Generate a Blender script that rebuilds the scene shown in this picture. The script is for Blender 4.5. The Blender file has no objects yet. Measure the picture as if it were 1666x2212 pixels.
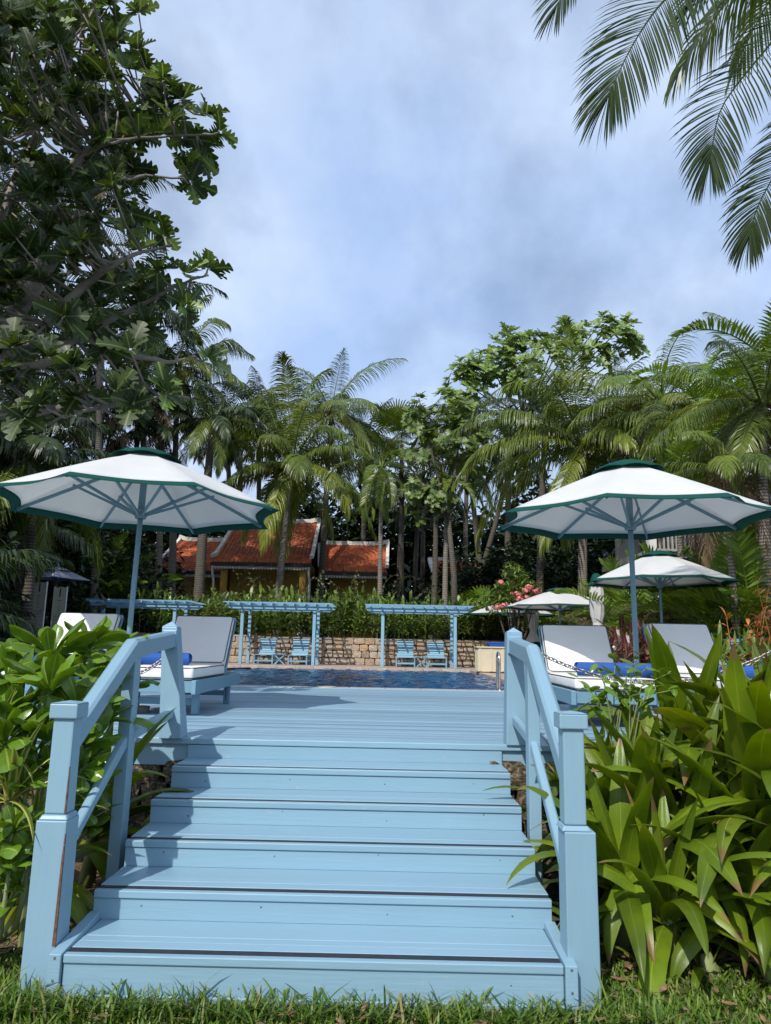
import bpy, bmesh, math, random
import numpy as np
from mathutils import Vector, Matrix, Euler, noise
random.seed(11)
R = math.radians
S = bpy.context.scene
COL = S.collection

# ------------------------------------------------------------------ camera
CAM = Vector((0.305, 0.0, 0.676)); PITCH, ROLL, YAW = 0.18413, 0.02002, 0.00798; FPX = 2900 / 1.84394
_f = Vector((-math.sin(YAW) * math.cos(PITCH), math.cos(YAW) * math.cos(PITCH), math.sin(PITCH)))
_r = Vector((math.cos(YAW), math.sin(YAW), 0)); _u = _r.cross(_f)
RT = math.cos(ROLL) * _r + math.sin(ROLL) * _u; UP = -math.sin(ROLL) * _r + math.cos(ROLL) * _u
cd = bpy.data.cameras.new('camera'); cam = bpy.data.objects.new('camera', cd); COL.objects.link(cam)
cd.sensor_fit = 'VERTICAL'; cd.sensor_height = 24.0; cd.lens = 24.0 * 2900 / 4080; cd.clip_end = 2000; cd.clip_start = .05
mw = Matrix.Identity(4)
for i in range(3):
    mw[i][0] = RT[i]; mw[i][1] = UP[i]; mw[i][2] = -_f[i]; mw[i][3] = CAM[i]
cam.matrix_world = mw; S.camera = cam

def at(px, py, Y=None, Z=None):
    """world point seen at a spot of the 1666 x 2212 reference grid, at distance Y or height Z"""
    d = _f + RT * ((px - 833) / FPX) - UP * ((py - 1106) / FPX)
    t = (Y - CAM.y) / d.y if Y is not None else (Z - CAM.z) / d.z
    return CAM + d * t

# ------------------------------------------------------------------ world, sun, exposure
SUN_TO = Vector((0.39, 0.94, -1.0)).normalized()          # the way the light travels
W = bpy.data.worlds.new('World'); S.world = W; W.use_nodes = True
nt = W.node_tree; N = nt.nodes; L = nt.links; N.clear()
out = N.new('ShaderNodeOutputWorld'); bg = N.new('ShaderNodeBackground'); bg.inputs[1].default_value = 0.125
sky = N.new('ShaderNodeTexSky'); sky.sky_type = 'NISHITA'; sky.sun_disc = False
el = math.asin(-SUN_TO.z); az = math.atan2(-SUN_TO.x, -SUN_TO.y)
sky.sun_elevation = el; sky.sun_rotation = az; sky.altitude = 10; sky.air_density = 1.1; sky.dust_density = 1.6; sky.ozone_density = 1.6
tc = N.new('ShaderNodeTexCoord')
sep = N.new('ShaderNodeSeparateXYZ'); L.new(tc.outputs['Generated'], sep.inputs[0])
# clouds lie on a flat layer overhead: project the direction on it
ad = N.new('ShaderNodeMath'); ad.operation = 'ADD'; ad.inputs[1].default_value = 0.55; L.new(sep.outputs[2], ad.inputs[0])
mx = N.new('ShaderNodeMath'); mx.operation = 'MAXIMUM'; mx.inputs[1].default_value = 0.08; L.new(ad.outputs[0], mx.inputs[0])
dv = N.new('ShaderNodeVectorMath'); dv.operation = 'DIVIDE'; L.new(tc.outputs['Generated'], dv.inputs[0])
cmb = N.new('ShaderNodeCombineXYZ')
for i in range(3): L.new(mx.outputs[0], cmb.inputs[i])
L.new(cmb.outputs[0], dv.inputs[1])
mp = N.new('ShaderNodeMapping'); mp.inputs['Scale'].default_value = (1.0, .8, 0); mp.inputs['Location'].default_value = (5.3, 2.9, 0); L.new(dv.outputs[0], mp.inputs[0])
n1 = N.new('ShaderNodeTexNoise'); n1.inputs['Scale'].default_value = 3.0; n1.inputs['Detail'].default_value = 9; n1.inputs['Roughness'].default_value = .56; n1.inputs['Distortion'].default_value = .15
L.new(mp.outputs[0], n1.inputs['Vector'])
cr = N.new('ShaderNodeValToRGB'); cr.color_ramp.elements[0].position = .30; cr.color_ramp.elements[1].position = .56
cr.color_ramp.elements[0].color = (.35, .35, .35, 1); cr.color_ramp.elements[1].color = (1, 1, 1, 1); L.new(n1.outputs[0], cr.inputs[0])
n2 = N.new('ShaderNodeTexNoise'); n2.inputs['Scale'].default_value = 2.4; n2.inputs['Detail'].default_value = 9; n2.inputs['Roughness'].default_value = .56
L.new(mp.outputs[0], n2.inputs['Vector'])
cc = N.new('ShaderNodeValToRGB'); cc.color_ramp.elements[0].position = .34; cc.color_ramp.elements[1].position = .64
cc.color_ramp.elements[0].color = (3.5, 4.9, 7.6, 1); cc.color_ramp.elements[1].color = (6.0, 7.0, 8.7, 1); L.new(n2.outputs[0], cc.inputs[0])
# layer gets thicker, paler towards the horizon
hz = N.new('ShaderNodeMapRange'); hz.inputs[1].default_value = 0.02; hz.inputs[2].default_value = 0.75; hz.inputs[3].default_value = 1.12; hz.inputs[4].default_value = .94
L.new(sep.outputs[2], hz.inputs[0])
cs = N.new('ShaderNodeVectorMath'); cs.operation = 'SCALE'; L.new(cc.outputs[0], cs.inputs[0]); L.new(hz.outputs[0], cs.inputs['Scale'])
mxr = N.new('ShaderNodeMixRGB'); L.new(cr.outputs[0], mxr.inputs[0]); L.new(sky.outputs[0], mxr.inputs[1]); L.new(cs.outputs[0], mxr.inputs[2])
L.new(mxr.outputs[0], bg.inputs[0]); L.new(bg.outputs[0], out.inputs[0])

sd = bpy.data.lights.new('sun', 'SUN'); sun = bpy.data.objects.new('sun', sd); COL.objects.link(sun)
sd.energy = 4.15; sd.angle = R(.53); sd.color = (1.0, .955, .88)
sun.rotation_euler = SUN_TO.to_track_quat('-Z', 'Y').to_euler()
S.view_settings.view_transform = 'Standard'; S.view_settings.look = 'None'; S.view_settings.exposure = 0.0; S.view_settings.gamma = 1
S.view_settings.use_curve_mapping = False
S.render.engine = 'CYCLES'
S.cycles.max_bounces = 6; S.cycles.diffuse_bounces = 3; S.cycles.transmission_bounces = 3; S.cycles.glossy_bounces = 3

# ------------------------------------------------------------------ helpers
def tag(o, label=None, cat=None, group=None, kind=None):
    if label: o['label'] = label
    if cat: o['category'] = cat
    if group: o['group'] = group
    if kind: o['kind'] = kind
    return o

def thing(name, label, cat, loc=(0, 0, 0), rz=0, group=None):
    o = bpy.data.objects.new(name, None); COL.objects.link(o); o.empty_display_size = .1
    o.location = loc; o.rotation_euler = (0, 0, rz)
    return tag(o, label, cat, group)

class MB:
    """collects faces; build() links them as ONE mesh object"""
    def __init__(s): s.v = []; s.f = []; s.uv = []; s.mi = []
    def add(s, vs, fs, uvs=None, mi=0):
        n = len(s.v); s.v.extend([tuple(p) for p in vs]); s.uv.extend(uvs if uvs else [(0.5, 0.5)] * len(vs))
        s.f.extend([tuple(i + n for i in f) for f in fs]); s.mi.extend([mi] * len(fs)); return s
    def box(s, x0, x1, y0, y1, z0, z1, mi=0):
        v = [(x0, y0, z0), (x1, y0, z0), (x1, y1, z0), (x0, y1, z0), (x0, y0, z1), (x1, y0, z1), (x1, y1, z1), (x0, y1, z1)]
        return s.add(v, [(3, 2, 1, 0), (4, 5, 6, 7), (0, 1, 5, 4), (1, 2, 6, 5), (2, 3, 7, 6), (3, 0, 4, 7)], None, mi)
    def hexa(s, bottom, top, mi=0):
        return s.add(list(bottom) + list(top), [(3, 2, 1, 0), (4, 5, 6, 7), (0, 1, 5, 4), (1, 2, 6, 5), (2, 3, 7, 6), (3, 0, 4, 7)], None, mi)
    def bar(s, a, b, w, h, up=Vector((0, 0, 1)), mi=0):
        a = Vector(a); b = Vector(b); d = (b - a).normalized(); sd_ = d.cross(up).normalized() if abs(d.dot(up)) < .999 else Vector((1, 0, 0)); u = sd_.cross(d)
        c = [(-1, -1), (1, -1), (1, 1), (-1, 1)]
        A = [a + sd_ * (x * w / 2) + u * (y * h / 2) for x, y in c]; B = [b + sd_ * (x * w / 2) + u * (y * h / 2) for x, y in c]
        return s.hexa([A[0], A[1], B[1], B[0]], [A[3], A[2], B[2], B[3]], mi)
    def tube(s, pts, rad, n=8, cap=True, mi=0):
        pts = [Vector(p) for p in pts]; m = len(pts)
        if not hasattr(rad, '__len__'): rad = [rad] * m
        rings = []; prev = None
        for i, p in enumerate(pts):
            t = (pts[min(i + 1, m - 1)] - pts[max(i - 1, 0)]).normalized()
            if prev is None: prev = t.orthogonal().normalized()
            prev = (prev - t * prev.dot(t)).normalized(); b = t.cross(prev)
            rings.append([p + (prev * math.cos(2 * math.pi * k / n) + b * math.sin(2 * math.pi * k / n)) * rad[i] for k in range(n)])
        vs = [q for r_ in rings for q in r_]; uv = [(k / n, i / max(1, m - 1)) for i in range(m) for k in range(n)]
        fs = [(i * n + k, i * n + (k + 1) % n, (i + 1) * n + (k + 1) % n, (i + 1) * n + k) for i in range(m - 1) for k in range(n)]
        if cap: fs += [tuple(range(n - 1, -1, -1)), tuple((m - 1) * n + k for k in range(n))]
        return s.add(vs, fs, uv, mi)
    def lathe(s, prof, n=16, c=(0, 0, 0), mi=0):
        vs = [(c[0] + r_ * math.cos(2 * math.pi * k / n), c[1] + r_ * math.sin(2 * math.pi * k / n), c[2] + z) for r_, z in prof for k in range(n)]
        fs = [(i * n + k, i * n + (k + 1) % n, (i + 1) * n + (k + 1) % n, (i + 1) * n + k) for i in range(len(prof) - 1) for k in range(n)]
        return s.add(vs, fs, None, mi)
    def mesh(s, name, mats, smooth=False):
        me = bpy.data.meshes.new(name); me.from_pydata(s.v, [], s.f)
        for m in (mats if isinstance(mats, (list, tuple)) else [mats]): me.materials.append(m)
        ul = me.uv_layers.new(name='UVMap'); li = np.empty(len(me.loops), dtype=np.int32); me.loops.foreach_get('vertex_index', li)
        ul.data.foreach_set('uv', np.array(s.uv, dtype=np.float32)[li].ravel())
        if any(s.mi): me.polygons.foreach_set('material_index', s.mi)
        if smooth: me.polygons.foreach_set('use_smooth', [True] * len(me.polygons))
        me.update(); return me
    def build(s, name, mats, parent=None, smooth=False, bevel=0, seg=2):
        return put(name, s.mesh(name, mats, smooth), parent, bevel=bevel, seg=seg)

def put(name, me, parent=None, loc=None, rot=None, sc=None, bevel=0, seg=2):
    o = bpy.data.objects.new(name, me); COL.objects.link(o)
    if parent is not None: o.parent = parent
    if loc is not None: o.location = loc
    if rot is not None: o.rotation_euler = rot
    if sc is not None: o.scale = sc if hasattr(sc, '__len__') else (sc, sc, sc)
    if bevel:
        b = o.modifiers.new('bevel', 'BEVEL'); b.width = bevel; b.segments = seg; b.limit_method = 'ANGLE'; b.angle_limit = R(40)
    return o

def kids(o): return [c for c in bpy.data.objects if c.parent == o]
def copy_tree(o, loc=None, rz=None, label=None, group=None, tree=None):
    def cp(src, parent):
        c = src.copy(); COL.objects.link(c)
        if parent is not None: c.parent = parent
        for ch in src.children: cp(ch, c)
        return c
    c = cp(o, None)
    if loc is not None: c.location = loc
    if rz is not None: c.rotation_euler = (0, 0, rz)
    if label: c['label'] = label
    if group: c['group'] = group
    return c

# ------------------------------------------------------------------ materials
def mat(name):
    m = bpy.data.materials.new(name); m.use_nodes = True; nt = m.node_tree; b = nt.nodes['Principled BSDF']
    return m, nt, nt.nodes, nt.links, b
def nz(N, L, scale, detail=4, vec=None, rough=.55, dist=0):
    n = N.new('ShaderNodeTexNoise'); n.inputs['Scale'].default_value = scale; n.inputs['Detail'].default_value = detail; n.inputs['Roughness'].default_value = rough; n.inputs['Distortion'].default_value = dist
    if vec is not None: L.new(vec, n.inputs['Vector'])
    return n
def ramp(N, L, fac, stops):
    r_ = N.new('ShaderNodeValToRGB'); e = r_.color_ramp.elements
    while len(e) < len(stops): e.new(.5)
    for i, (p, c) in enumerate(stops): e[i].position = p; e[i].color = (*c, 1) if len(c) == 3 else c
    L.new(fac, r_.inputs[0]); return r_
def objvec(N, L, scale=(1, 1, 1), rnd=True, rot=(0, 0, 0)):
    t = N.new('ShaderNodeTexCoord'); m = N.new('ShaderNodeMapping'); m.inputs['Scale'].default_value = scale; m.inputs['Rotation'].default_value = rot
    L.new(t.outputs['Object'], m.inputs[0])
    if rnd:
        oi = N.new('ShaderNodeObjectInfo'); ml = N.new('ShaderNodeMath'); ml.operation = 'MULTIPLY'; ml.inputs[1].default_value = 37.0
        L.new(oi.outputs['Random'], ml.inputs[0]); cb = N.new('ShaderNodeCombineXYZ')
        for i in range(3): L.new(ml.outputs[0], cb.inputs[i])
        L.new(cb.outputs[0], m.inputs['Location'])
    return m.outputs[0]
def bump(N, L, b, h, strength=.3, dist=.01):
    bp = N.new('ShaderNodeBump'); bp.inputs['Strength'].default_value = strength; bp.inputs['Distance'].default_value = dist
    L.new(h, bp.inputs['Height']); L.new(bp.outputs[0], b.inputs['Normal']); return bp
def varied(N, L, colsock, amount=.25):
    """per-object value change"""
    oi = N.new('ShaderNodeObjectInfo'); mr = N.new('ShaderNodeMapRange'); mr.inputs[3].default_value = 1 - amount; mr.inputs[4].default_value = 1 + amount
    L.new(oi.outputs['Random'], mr.inputs[0]); hs = N.new('ShaderNodeHueSaturation'); L.new(mr.outputs[0], hs.inputs['Value']); L.new(colsock, hs.inputs['Color'])
    return hs.outputs[0]

def painted(name, col, worn=0.0, rough=.42, streak=(1, 14, 14), sand=(.42, .40, .36), var=.05):
    m, nt, N, L, b = mat(name)
    v = objvec(N, L, streak)
    n = nz(N, L, 5, 6, v); v2 = objvec(N, L, (1, 1, 1)); n2 = nz(N, L, 2.3, 5, v2)
    c1 = tuple(x * .96 for x in col); c2 = tuple(min(1, x * 1.03) for x in col)
    r1 = ramp(N, L, n.outputs[0], [(.3, c1), (.7, c2)])
    r2 = ramp(N, L, n2.outputs[0], [(.35, tuple(x * .93 for x in col)), (.7, col)])
    mx = N.new('ShaderNodeMixRGB'); mx.inputs[0].default_value = .5; L.new(r1.outputs[0], mx.inputs[1]); L.new(r2.outputs[0], mx.inputs[2])
    c = mx.outputs[0]
    if worn:
        n3 = nz(N, L, 9, 8, v2, .7); r3 = ramp(N, L, n3.outputs[0], [(.66 - worn * .1, (0, 0, 0)), (.72 - worn * .1, (1, 1, 1))])
        ml = N.new('ShaderNodeMath'); ml.operation = 'MULTIPLY'; ml.inputs[1].default_value = .55; L.new(r3.outputs[0], ml.inputs[0])
        m3 = N.new('ShaderNodeMixRGB'); L.new(ml.outputs[0], m3.inputs[0]); L.new(c, m3.inputs[1]); m3.inputs[2].default_value = (*sand, 1); c = m3.outputs[0]
    L.new(varied(N, L, c, var), b.inputs['Base Color'])
    rr = N.new('ShaderNodeMapRange'); rr.inputs[3].default_value = rough - .08; rr.inputs[4].default_value = rough + .15; L.new(n2.outputs[0], rr.inputs[0]); L.new(rr.outputs[0], b.inputs['Roughness'])
    bump(N, L, b, n.outputs[0], .35, .004)
    return m

def leafmat(name, col, col2=None, rough=.35, trans=.25, rib=(.25, .34, .08), ribw=.035, veins=0.0, var=.28, edge=None, spec=.5, brown=.0, tip=None):
    m, nt, N, L, b = mat(name)
    col2 = col2 or tuple(x * .6 for x in col)
    v = objvec(N, L, (1, 1, 1)); n = nz(N, L, 3.2, 4, v)
    c = ramp(N, L, n.outputs[0], [(.32, col2), (.66, col)]).outputs[0]
    uv = N.new('ShaderNodeUVMap'); sx = N.new('ShaderNodeSeparateXYZ'); L.new(uv.outputs[0], sx.inputs[0])
    sb = N.new('ShaderNodeMath'); sb.operation = 'SUBTRACT'; sb.inputs[1].default_value = .5; L.new(sx.outputs[0], sb.inputs[0])
    ab = N.new('ShaderNodeMath'); ab.operation = 'ABSOLUTE'; L.new(sb.outputs[0], ab.inputs[0])
    if edge:
        re = ramp(N, L, ab.outputs[0], [(.20, (0, 0, 0)), (.30, (1, 1, 1))]); me_ = N.new('ShaderNodeMixRGB'); L.new(re.outputs[0], me_.inputs[0]); L.new(c, me_.inputs[1]); me_.inputs[2].default_value = (*edge, 1); c = me_.outputs[0]
    if ribw:
        rr = ramp(N, L, ab.outputs[0], [(ribw * .4, (.75, .75, .75)), (ribw, (0, 0, 0))]); mr_ = N.new('ShaderNodeMixRGB'); L.new(rr.outputs[0], mr_.inputs[0]); L.new(c, mr_.inputs[1]); mr_.inputs[2].default_value = (*rib, 1); c = mr_.outputs[0]
    if brown:
        n4 = nz(N, L, 6, 5, v, .6); r4 = ramp(N, L, n4.outputs[0], [(.70 - brown, (0, 0, 0)), (.76 - brown, (1, 1, 1))]); m4 = N.new('ShaderNodeMixRGB'); L.new(r4.outputs[0], m4.inputs[0]); L.new(c, m4.inputs[1]); m4.inputs[2].default_value = (.16, .10, .04, 1); c = m4.outputs[0]
    if tip:      # dry tips and blotches, longer on some leaves than on others
        oi = N.new('ShaderNodeObjectInfo'); md = N.new('ShaderNodeMath'); md.operation = 'MULTIPLY_ADD'; md.inputs[1].default_value = tip; L.new(oi.outputs['Random'], md.inputs[0]); L.new(sx.outputs[1], md.inputs[2])
        nn = nz(N, L, 14, 5, v, .7); ma = N.new('ShaderNodeMath'); ma.operation = 'MULTIPLY_ADD'; ma.inputs[1].default_value = .16; L.new(nn.outputs[0], ma.inputs[0]); L.new(md.outputs[0], ma.inputs[2])
        rt = ramp(N, L, ma.outputs[0], [(.5, (0, 0, 0)), (1, (1, 1, 1))]); mr2 = N.new('ShaderNodeMapRange'); mr2.inputs[1].default_value = 1.07; mr2.inputs[2].default_value = 1.11; L.new(ma.outputs[0], mr2.inputs[0])
        m5 = N.new('ShaderNodeMixRGB'); L.new(mr2.outputs[0], m5.inputs[0]); L.new(c, m5.inputs[1]); m5.inputs[2].default_value = (.20, .13, .05, 1); c = m5.outputs[0]
    c = varied(N, L, c, var)
    L.new(c, b.inputs['Base Color']); b.inputs['Roughness'].default_value = rough; b.inputs['Specular IOR Level'].default_value = spec
    h = n.outputs[0]
    if veins:
        wv = N.new('ShaderNodeTexWave'); wv.inputs['Scale'].default_value = veins; wv.inputs['Distortion'].default_value = .6; wv.bands_direction = 'X'; L.new(uv.outputs[0], wv.inputs[0]); h = wv.outputs[0]
        bump(N, L, b, h, .22, .004)
    else: bump(N, L, b, h, .25, .01)
    tr = N.new('ShaderNodeBsdfTranslucent'); hs = N.new('ShaderNodeHueSaturation'); hs.inputs['Hue'].default_value = .485; hs.inputs['Value'].default_value = 1.7; hs.inputs['Saturation'].default_value = 1.1
    L.new(c, hs.inputs['Color']); L.new(hs.outputs[0], tr.inputs[0])
    ms = N.new('ShaderNodeMixShader'); ms.inputs[0].default_value = trans; L.new(b.outputs[0], ms.inputs[1]); L.new(tr.outputs[0], ms.inputs[2])
    L.new(ms.outputs[0], N['Material Output'].inputs[0])
    return m

def simple(name, col, rough=.6, metal=0, nscale=6, amt=.15, bumpk=.15, bd=.004, var=.0, spec=.5):
    m, nt, N, L, b = mat(name); v = objvec(N, L); n = nz(N, L, nscale, 6, v)
    c = ramp(N, L, n.outputs[0], [(.3, tuple(x * (1 - amt) for x in col)), (.7, tuple(min(1, x * (1 + amt)) for x in col))]).outputs[0]
    if var: c = varied(N, L, c, var)
    L.new(c, b.inputs['Base Color']); b.inputs['Roughness'].default_value = rough; b.inputs['Metallic'].default_value = metal; b.inputs['Specular IOR Level'].default_value = spec
    if bumpk: bump(N, L, b, n.outputs[0], bumpk, bd)
    return m

BLUE = (.228, .375, .472)
m_stair = painted('stair paint', BLUE, 0.28, .40, (1, 16, 16))
m_post = painted('post paint', BLUE, 0.0, .38, (8, 8, 1))
m_deck = painted('deck paint', (.215, .345, .445), .35, .42, (.8, 16, 16), var=.20)
m_perg = painted('pergola paint', (.22, .42, .57), .0, .5, (3, 3, 3))
m_lwood = painted('lounger paint', (.155, .295, .385), .2, .55, (6, 3, 6), var=.08)
m_pole = painted('parasol pole paint', (.15, .27, .34), .1, .45, (8, 8, 2))
m_strip = simple('grip strip', (.018, .022, .032), .75, 0, 40, .3, .4, .002)
m_rust = simple('rusty wood', (.13, .065, .035), .85, 0, 40, .5, .5, .004)
m_nail = simple('nail', (.10, .13, .15), .6, 0, 30, .2, 0)
m_steel = simple('stainless steel', (.62, .60, .57), .22, 1, 12, .1, .05)
m_chain = simple('chain galvanised', (.42, .40, .38), .42, 1, 60, .3, .2)
m_white = simple('white paint', (.62, .61, .57), .6, 0, 3, .12, .2)
m_concrete = simple('concrete', (.32, .30, .26), .85, 0, 3, .25, .3)

def m_fabric(name, col, trans=.18, rough=.85, wr=3.0, bd=.012):
    m, nt, N, L, b = mat(name); v = objvec(N, L, (1, 1, 1)); n = nz(N, L, wr, 3, v); n5 = nz(N, L, 260, 2, v)
    c = ramp(N, L, n.outputs[0], [(.3, tuple(x * .95 for x in col)), (.7, col)]).outputs[0]
    L.new(c, b.inputs['Base Color']); b.inputs['Roughness'].default_value = rough; b.inputs['Specular IOR Level'].default_value = .2
    ad = N.new('ShaderNodeMath'); ad.operation = 'MULTIPLY_ADD'; ad.inputs[1].default_value = .05; L.new(n5.outputs[0], ad.inputs[0]); L.new(n.outputs[0], ad.inputs[2])
    bump(N, L, b, ad.outputs[0], .35, bd)
    if trans:
        tr = N.new('ShaderNodeBsdfTranslucent'); L.new(c, tr.inputs[0]); ms = N.new('ShaderNodeMixShader'); ms.inputs[0].default_value = trans
        L.new(b.outputs[0], ms.inputs[1]); L.new(tr.outputs[0], ms.inputs[2]); L.new(ms.outputs[0], N['Material Output'].inputs[0])
    return m
m_canvas = m_fabric('white canvas', (.82, .82, .81), .42, .85, 2.2, .04)
m_green = m_fabric('green canvas', (.003, .062, .048), 0)
m_cush = m_fabric('cushion cloth', (.80, .78, .75), 0, .8, 4, .05)
m_pipe = simple('dark piping', (.02, .04, .045), .7, 0, 30, .2, 0)
m_towel = m_fabric('blue terry', (.032, .10, .36), 0, .95, 22, .01)
m_grey = m_fabric('grey canvas', (.33, .35, .42), .1)

m_crin = leafmat('crinum leaf', (.165, .24, .012), (.085, .145, .009), .28, .26, (.22, .30, .04), .03, 11, .30, spec=.42, tip=.12)
m_crin2 = leafmat('crinum leaf yellowing', (.22, .26, .014), (.12, .19, .012), .33, .25, (.36, .38, .05), .03, 11, .2, brown=.06, tip=.2)
m_naup = leafmat('shrub leaf', (.14, .25, .02), (.085, .17, .014), .24, .22, (.30, .40, .09), .05, 0, .25)
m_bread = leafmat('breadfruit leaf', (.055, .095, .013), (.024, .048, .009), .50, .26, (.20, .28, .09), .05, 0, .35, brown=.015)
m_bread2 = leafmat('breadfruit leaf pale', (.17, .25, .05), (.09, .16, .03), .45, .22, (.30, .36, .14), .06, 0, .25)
m_palm = leafmat('palm frond', (.135, .18, .02), (.07, .115, .015), .38, .22, ribw=0, var=.3)
m_palmy = leafmat('palm frond yellow', (.19, .22, .022), (.09, .13, .016), .38, .2, ribw=0, var=.25)
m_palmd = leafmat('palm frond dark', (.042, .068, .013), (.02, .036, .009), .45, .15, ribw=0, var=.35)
m_palmb = leafmat('palm frond brown', (.16, .10, .05), (.08, .05, .025), .7, .12, ribw=0, var=.3)
m_areca = leafmat('areca frond', (.14, .22, .022), (.075, .14, .015), .36, .22, ribw=0, var=.3)
m_ging = leafmat('ginger leaf', (.15, .225, .04), (.075, .13, .02), .4, .22, ribw=.06, var=.35)
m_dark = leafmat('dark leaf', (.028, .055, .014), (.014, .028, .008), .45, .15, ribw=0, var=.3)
m_vari = leafmat('striped leaf', (.14, .21, .03), (.09, .16, .02), .35, .22, (.13, .2, .03), .02, 6, .2, edge=(.50, .47, .12))
m_cord = leafmat('red cordyline leaf', (.16, .035, .035), (.08, .02, .02), .4, .2, ribw=.04)
m_crot = leafmat('orange croton leaf', (.42, .17, .03), (.32, .05, .025), .4, .2, (.6, .45, .05), .07)
m_pink = simple('pink blossom', (.60, .19, .18), .7, 0, 20, .3, 0, var=.15)
m_orange = simple('orange bract', (.50, .22, .03), .6, 0, 20, .3, 0, var=.15)

def bark(name, c1, c2, rings=9.0):
    m, nt, N, L, b = mat(name); t = N.new('ShaderNodeTexCoord')
    wv = N.new('ShaderNodeTexWave'); wv.bands_direction = 'Z'; wv.inputs['Scale'].default_value = rings; wv.inputs['Distortion'].default_value = 1.6; wv.inputs['Detail'].default_value = 3; L.new(t.outputs['Object'], wv.inputs[0])
    n = nz(N, L, 9, 7, t.outputs['Object'], .65); mx = N.new('ShaderNodeMixRGB'); mx.inputs[0].default_value = .6; L.new(wv.outputs[0], mx.inputs[1]); L.new(n.outputs[0], mx.inputs[2])
    c = ramp(N, L, mx.outputs[0], [(.25, c1), (.7, c2)]).outputs[0]; L.new(c, b.inputs['Base Color']); b.inputs['Roughness'].default_value = .9
    bump(N, L, b, mx.outputs[0], .6, .03); return m
m_bark = bark('palm bark', (.07, .06, .05), (.27, .23, .19), 4.5)
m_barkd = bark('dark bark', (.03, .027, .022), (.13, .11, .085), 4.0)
m_bbark = bark('smooth branch bark', (.13, .11, .09), (.30, .26, .22), .6)
m_shaft = simple('green crown shaft', (.16, .22, .05), .5, 0, 5, .25, .1)

def groundmat(name, stops, sc=2.0, bd=.02, sc2=30):
    m, nt, N, L, b = mat(name); t = N.new('ShaderNodeTexCoord'); n = nz(N, L, sc, 8, t.outputs['Object'], .6); n2 = nz(N, L, sc2, 4, t.outputs['Object'], .6)
    mx = N.new('ShaderNodeMixRGB'); mx.inputs[0].default_value = .5; L.new(n.outputs[0], mx.inputs[1]); L.new(n2.outputs[0], mx.inputs[2])
    L.new(ramp(N, L, mx.outputs[0], stops).outputs[0], b.inputs['Base Color']); b.inputs['Roughness'].default_value = .95; bump(N, L, b, n2.outputs[0], .8, bd); return m
m_soil = groundmat('soil', [(.3, (.05, .03, .018)), (.55, (.15, .09, .055)), (.72, (.26, .17, .11))], 3, .03)
m_turf = groundmat('turf earth', [(.3, (.03, .045, .012)), (.5, (.06, .085, .02)), (.7, (.16, .13, .07))], 2.5, .02)
m_litter = groundmat('leaf litter', [(.3, (.015, .02, .008)), (.55, (.05, .06, .02)), (.75, (.12, .09, .04))], 1.5, .05, 12)

# ================================================================== SETTING
GZ = -0.87
def sheet(name, x0, x1, y0, y1, z, m, nx=1, ny=1, jit=0.0, parent=None):
    b = MB(); vs = [(x0 + (x1 - x0) * i / nx, y0 + (y1 - y0) * j / ny, z + (noise.noise(Vector((i * .61, j * .57, z))) * jit)) for j in range(ny + 1) for i in range(nx + 1)]
    fs = [(j * (nx + 1) + i, j * (nx + 1) + i + 1, (j + 1) * (nx + 1) + i + 1, (j + 1) * (nx + 1) + i) for j in range(ny) for i in range(nx)]
    b.add(vs, fs); return b.build(name, m, parent, smooth=jit > 0)
tag(sheet('ground', -400, 400, -300, 500, GZ - .03, m_litter), kind='structure')
tag(sheet('lawn', -9, 9, -6, 5.4, GZ - .012, m_turf, 60, 40, .012), kind='structure')
g = sheet('soil_bed', 1.45, 7.5, 4.05, 5.6, GZ + .012, m_soil, 26, 10, .03); tag(g, kind='structure')
g = sheet('soil_bed', -7.5, -1.0, 4.0, 5.6, GZ + .012, m_soil, 26, 10, .03); tag(g, kind='structure')

# terrace body round the pool basin (pool X -11..3, Y 12.75..24.6)
PX0, PX1, PY0, PY1 = -11.0, 3.0, 12.72, 24.7
m_pave, nt_, N_, L_, b_ = mat('terrace paving')
v_ = objvec(N_, L_, (1, 1, 1), False); br = N_.new('ShaderNodeTexBrick'); br.inputs['Scale'].default_value = 1.0; br.offset = .5
br.inputs['Brick Width'].default_value = .6; br.inputs['Row Height'].default_value = .6; br.inputs['Mortar Size'].default_value = .012
br.inputs['Color1'].default_value = (.46, .36, .29, 1); br.inputs['Color2'].default_value = (.40, .32, .26, 1); br.inputs['Mortar'].default_value = (.20, .16, .13, 1); L_.new(v_, br.inputs[0])
n_ = nz(N_, L_, 3, 7, v_, .65); mx_ = N_.new('ShaderNodeMixRGB'); mx_.blend_type = 'MULTIPLY'; mx_.inputs[0].default_value = .6; L_.new(br.outputs[0], mx_.inputs[1])
L_.new(ramp(N_, L_, n_.outputs[0], [(.3, (.65, .65, .65)), (.7, (1.1, 1.1, 1.1))]).outputs[0], mx_.inputs[2]); L_.new(mx_.outputs[0], b_.inputs['Base Color']); b_.inputs['Roughness'].default_value = .8
bump(N_, L_, b_, n_.outputs[0], .3, .01)
b = MB()
b.box(-40, 40, 5.68, 12.1, GZ - .05, -.07); b.box(-40, PX0 - .3, 12.1, 29.3, GZ - .05, -.004); b.box(PX1 + .3, 40, 12.1, 29.3, GZ - .05, -.004)
b.box(PX0 - .3, PX1 + .3, 12.1, PY0 - .3, GZ - .05, -.004); b.box(PX0 - .3, PX1 + .3, PY1 + .3, 29.3, GZ - .05, -.004)
tag(b.build('terrace', m_pave), kind='structure')
cop = tag(thing('pool_coping', None, None), kind='structure')
m_cop = simple('coping stone', (.45, .36, .30), .6, 0, 5, .2, .2, .004, .10)
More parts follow.
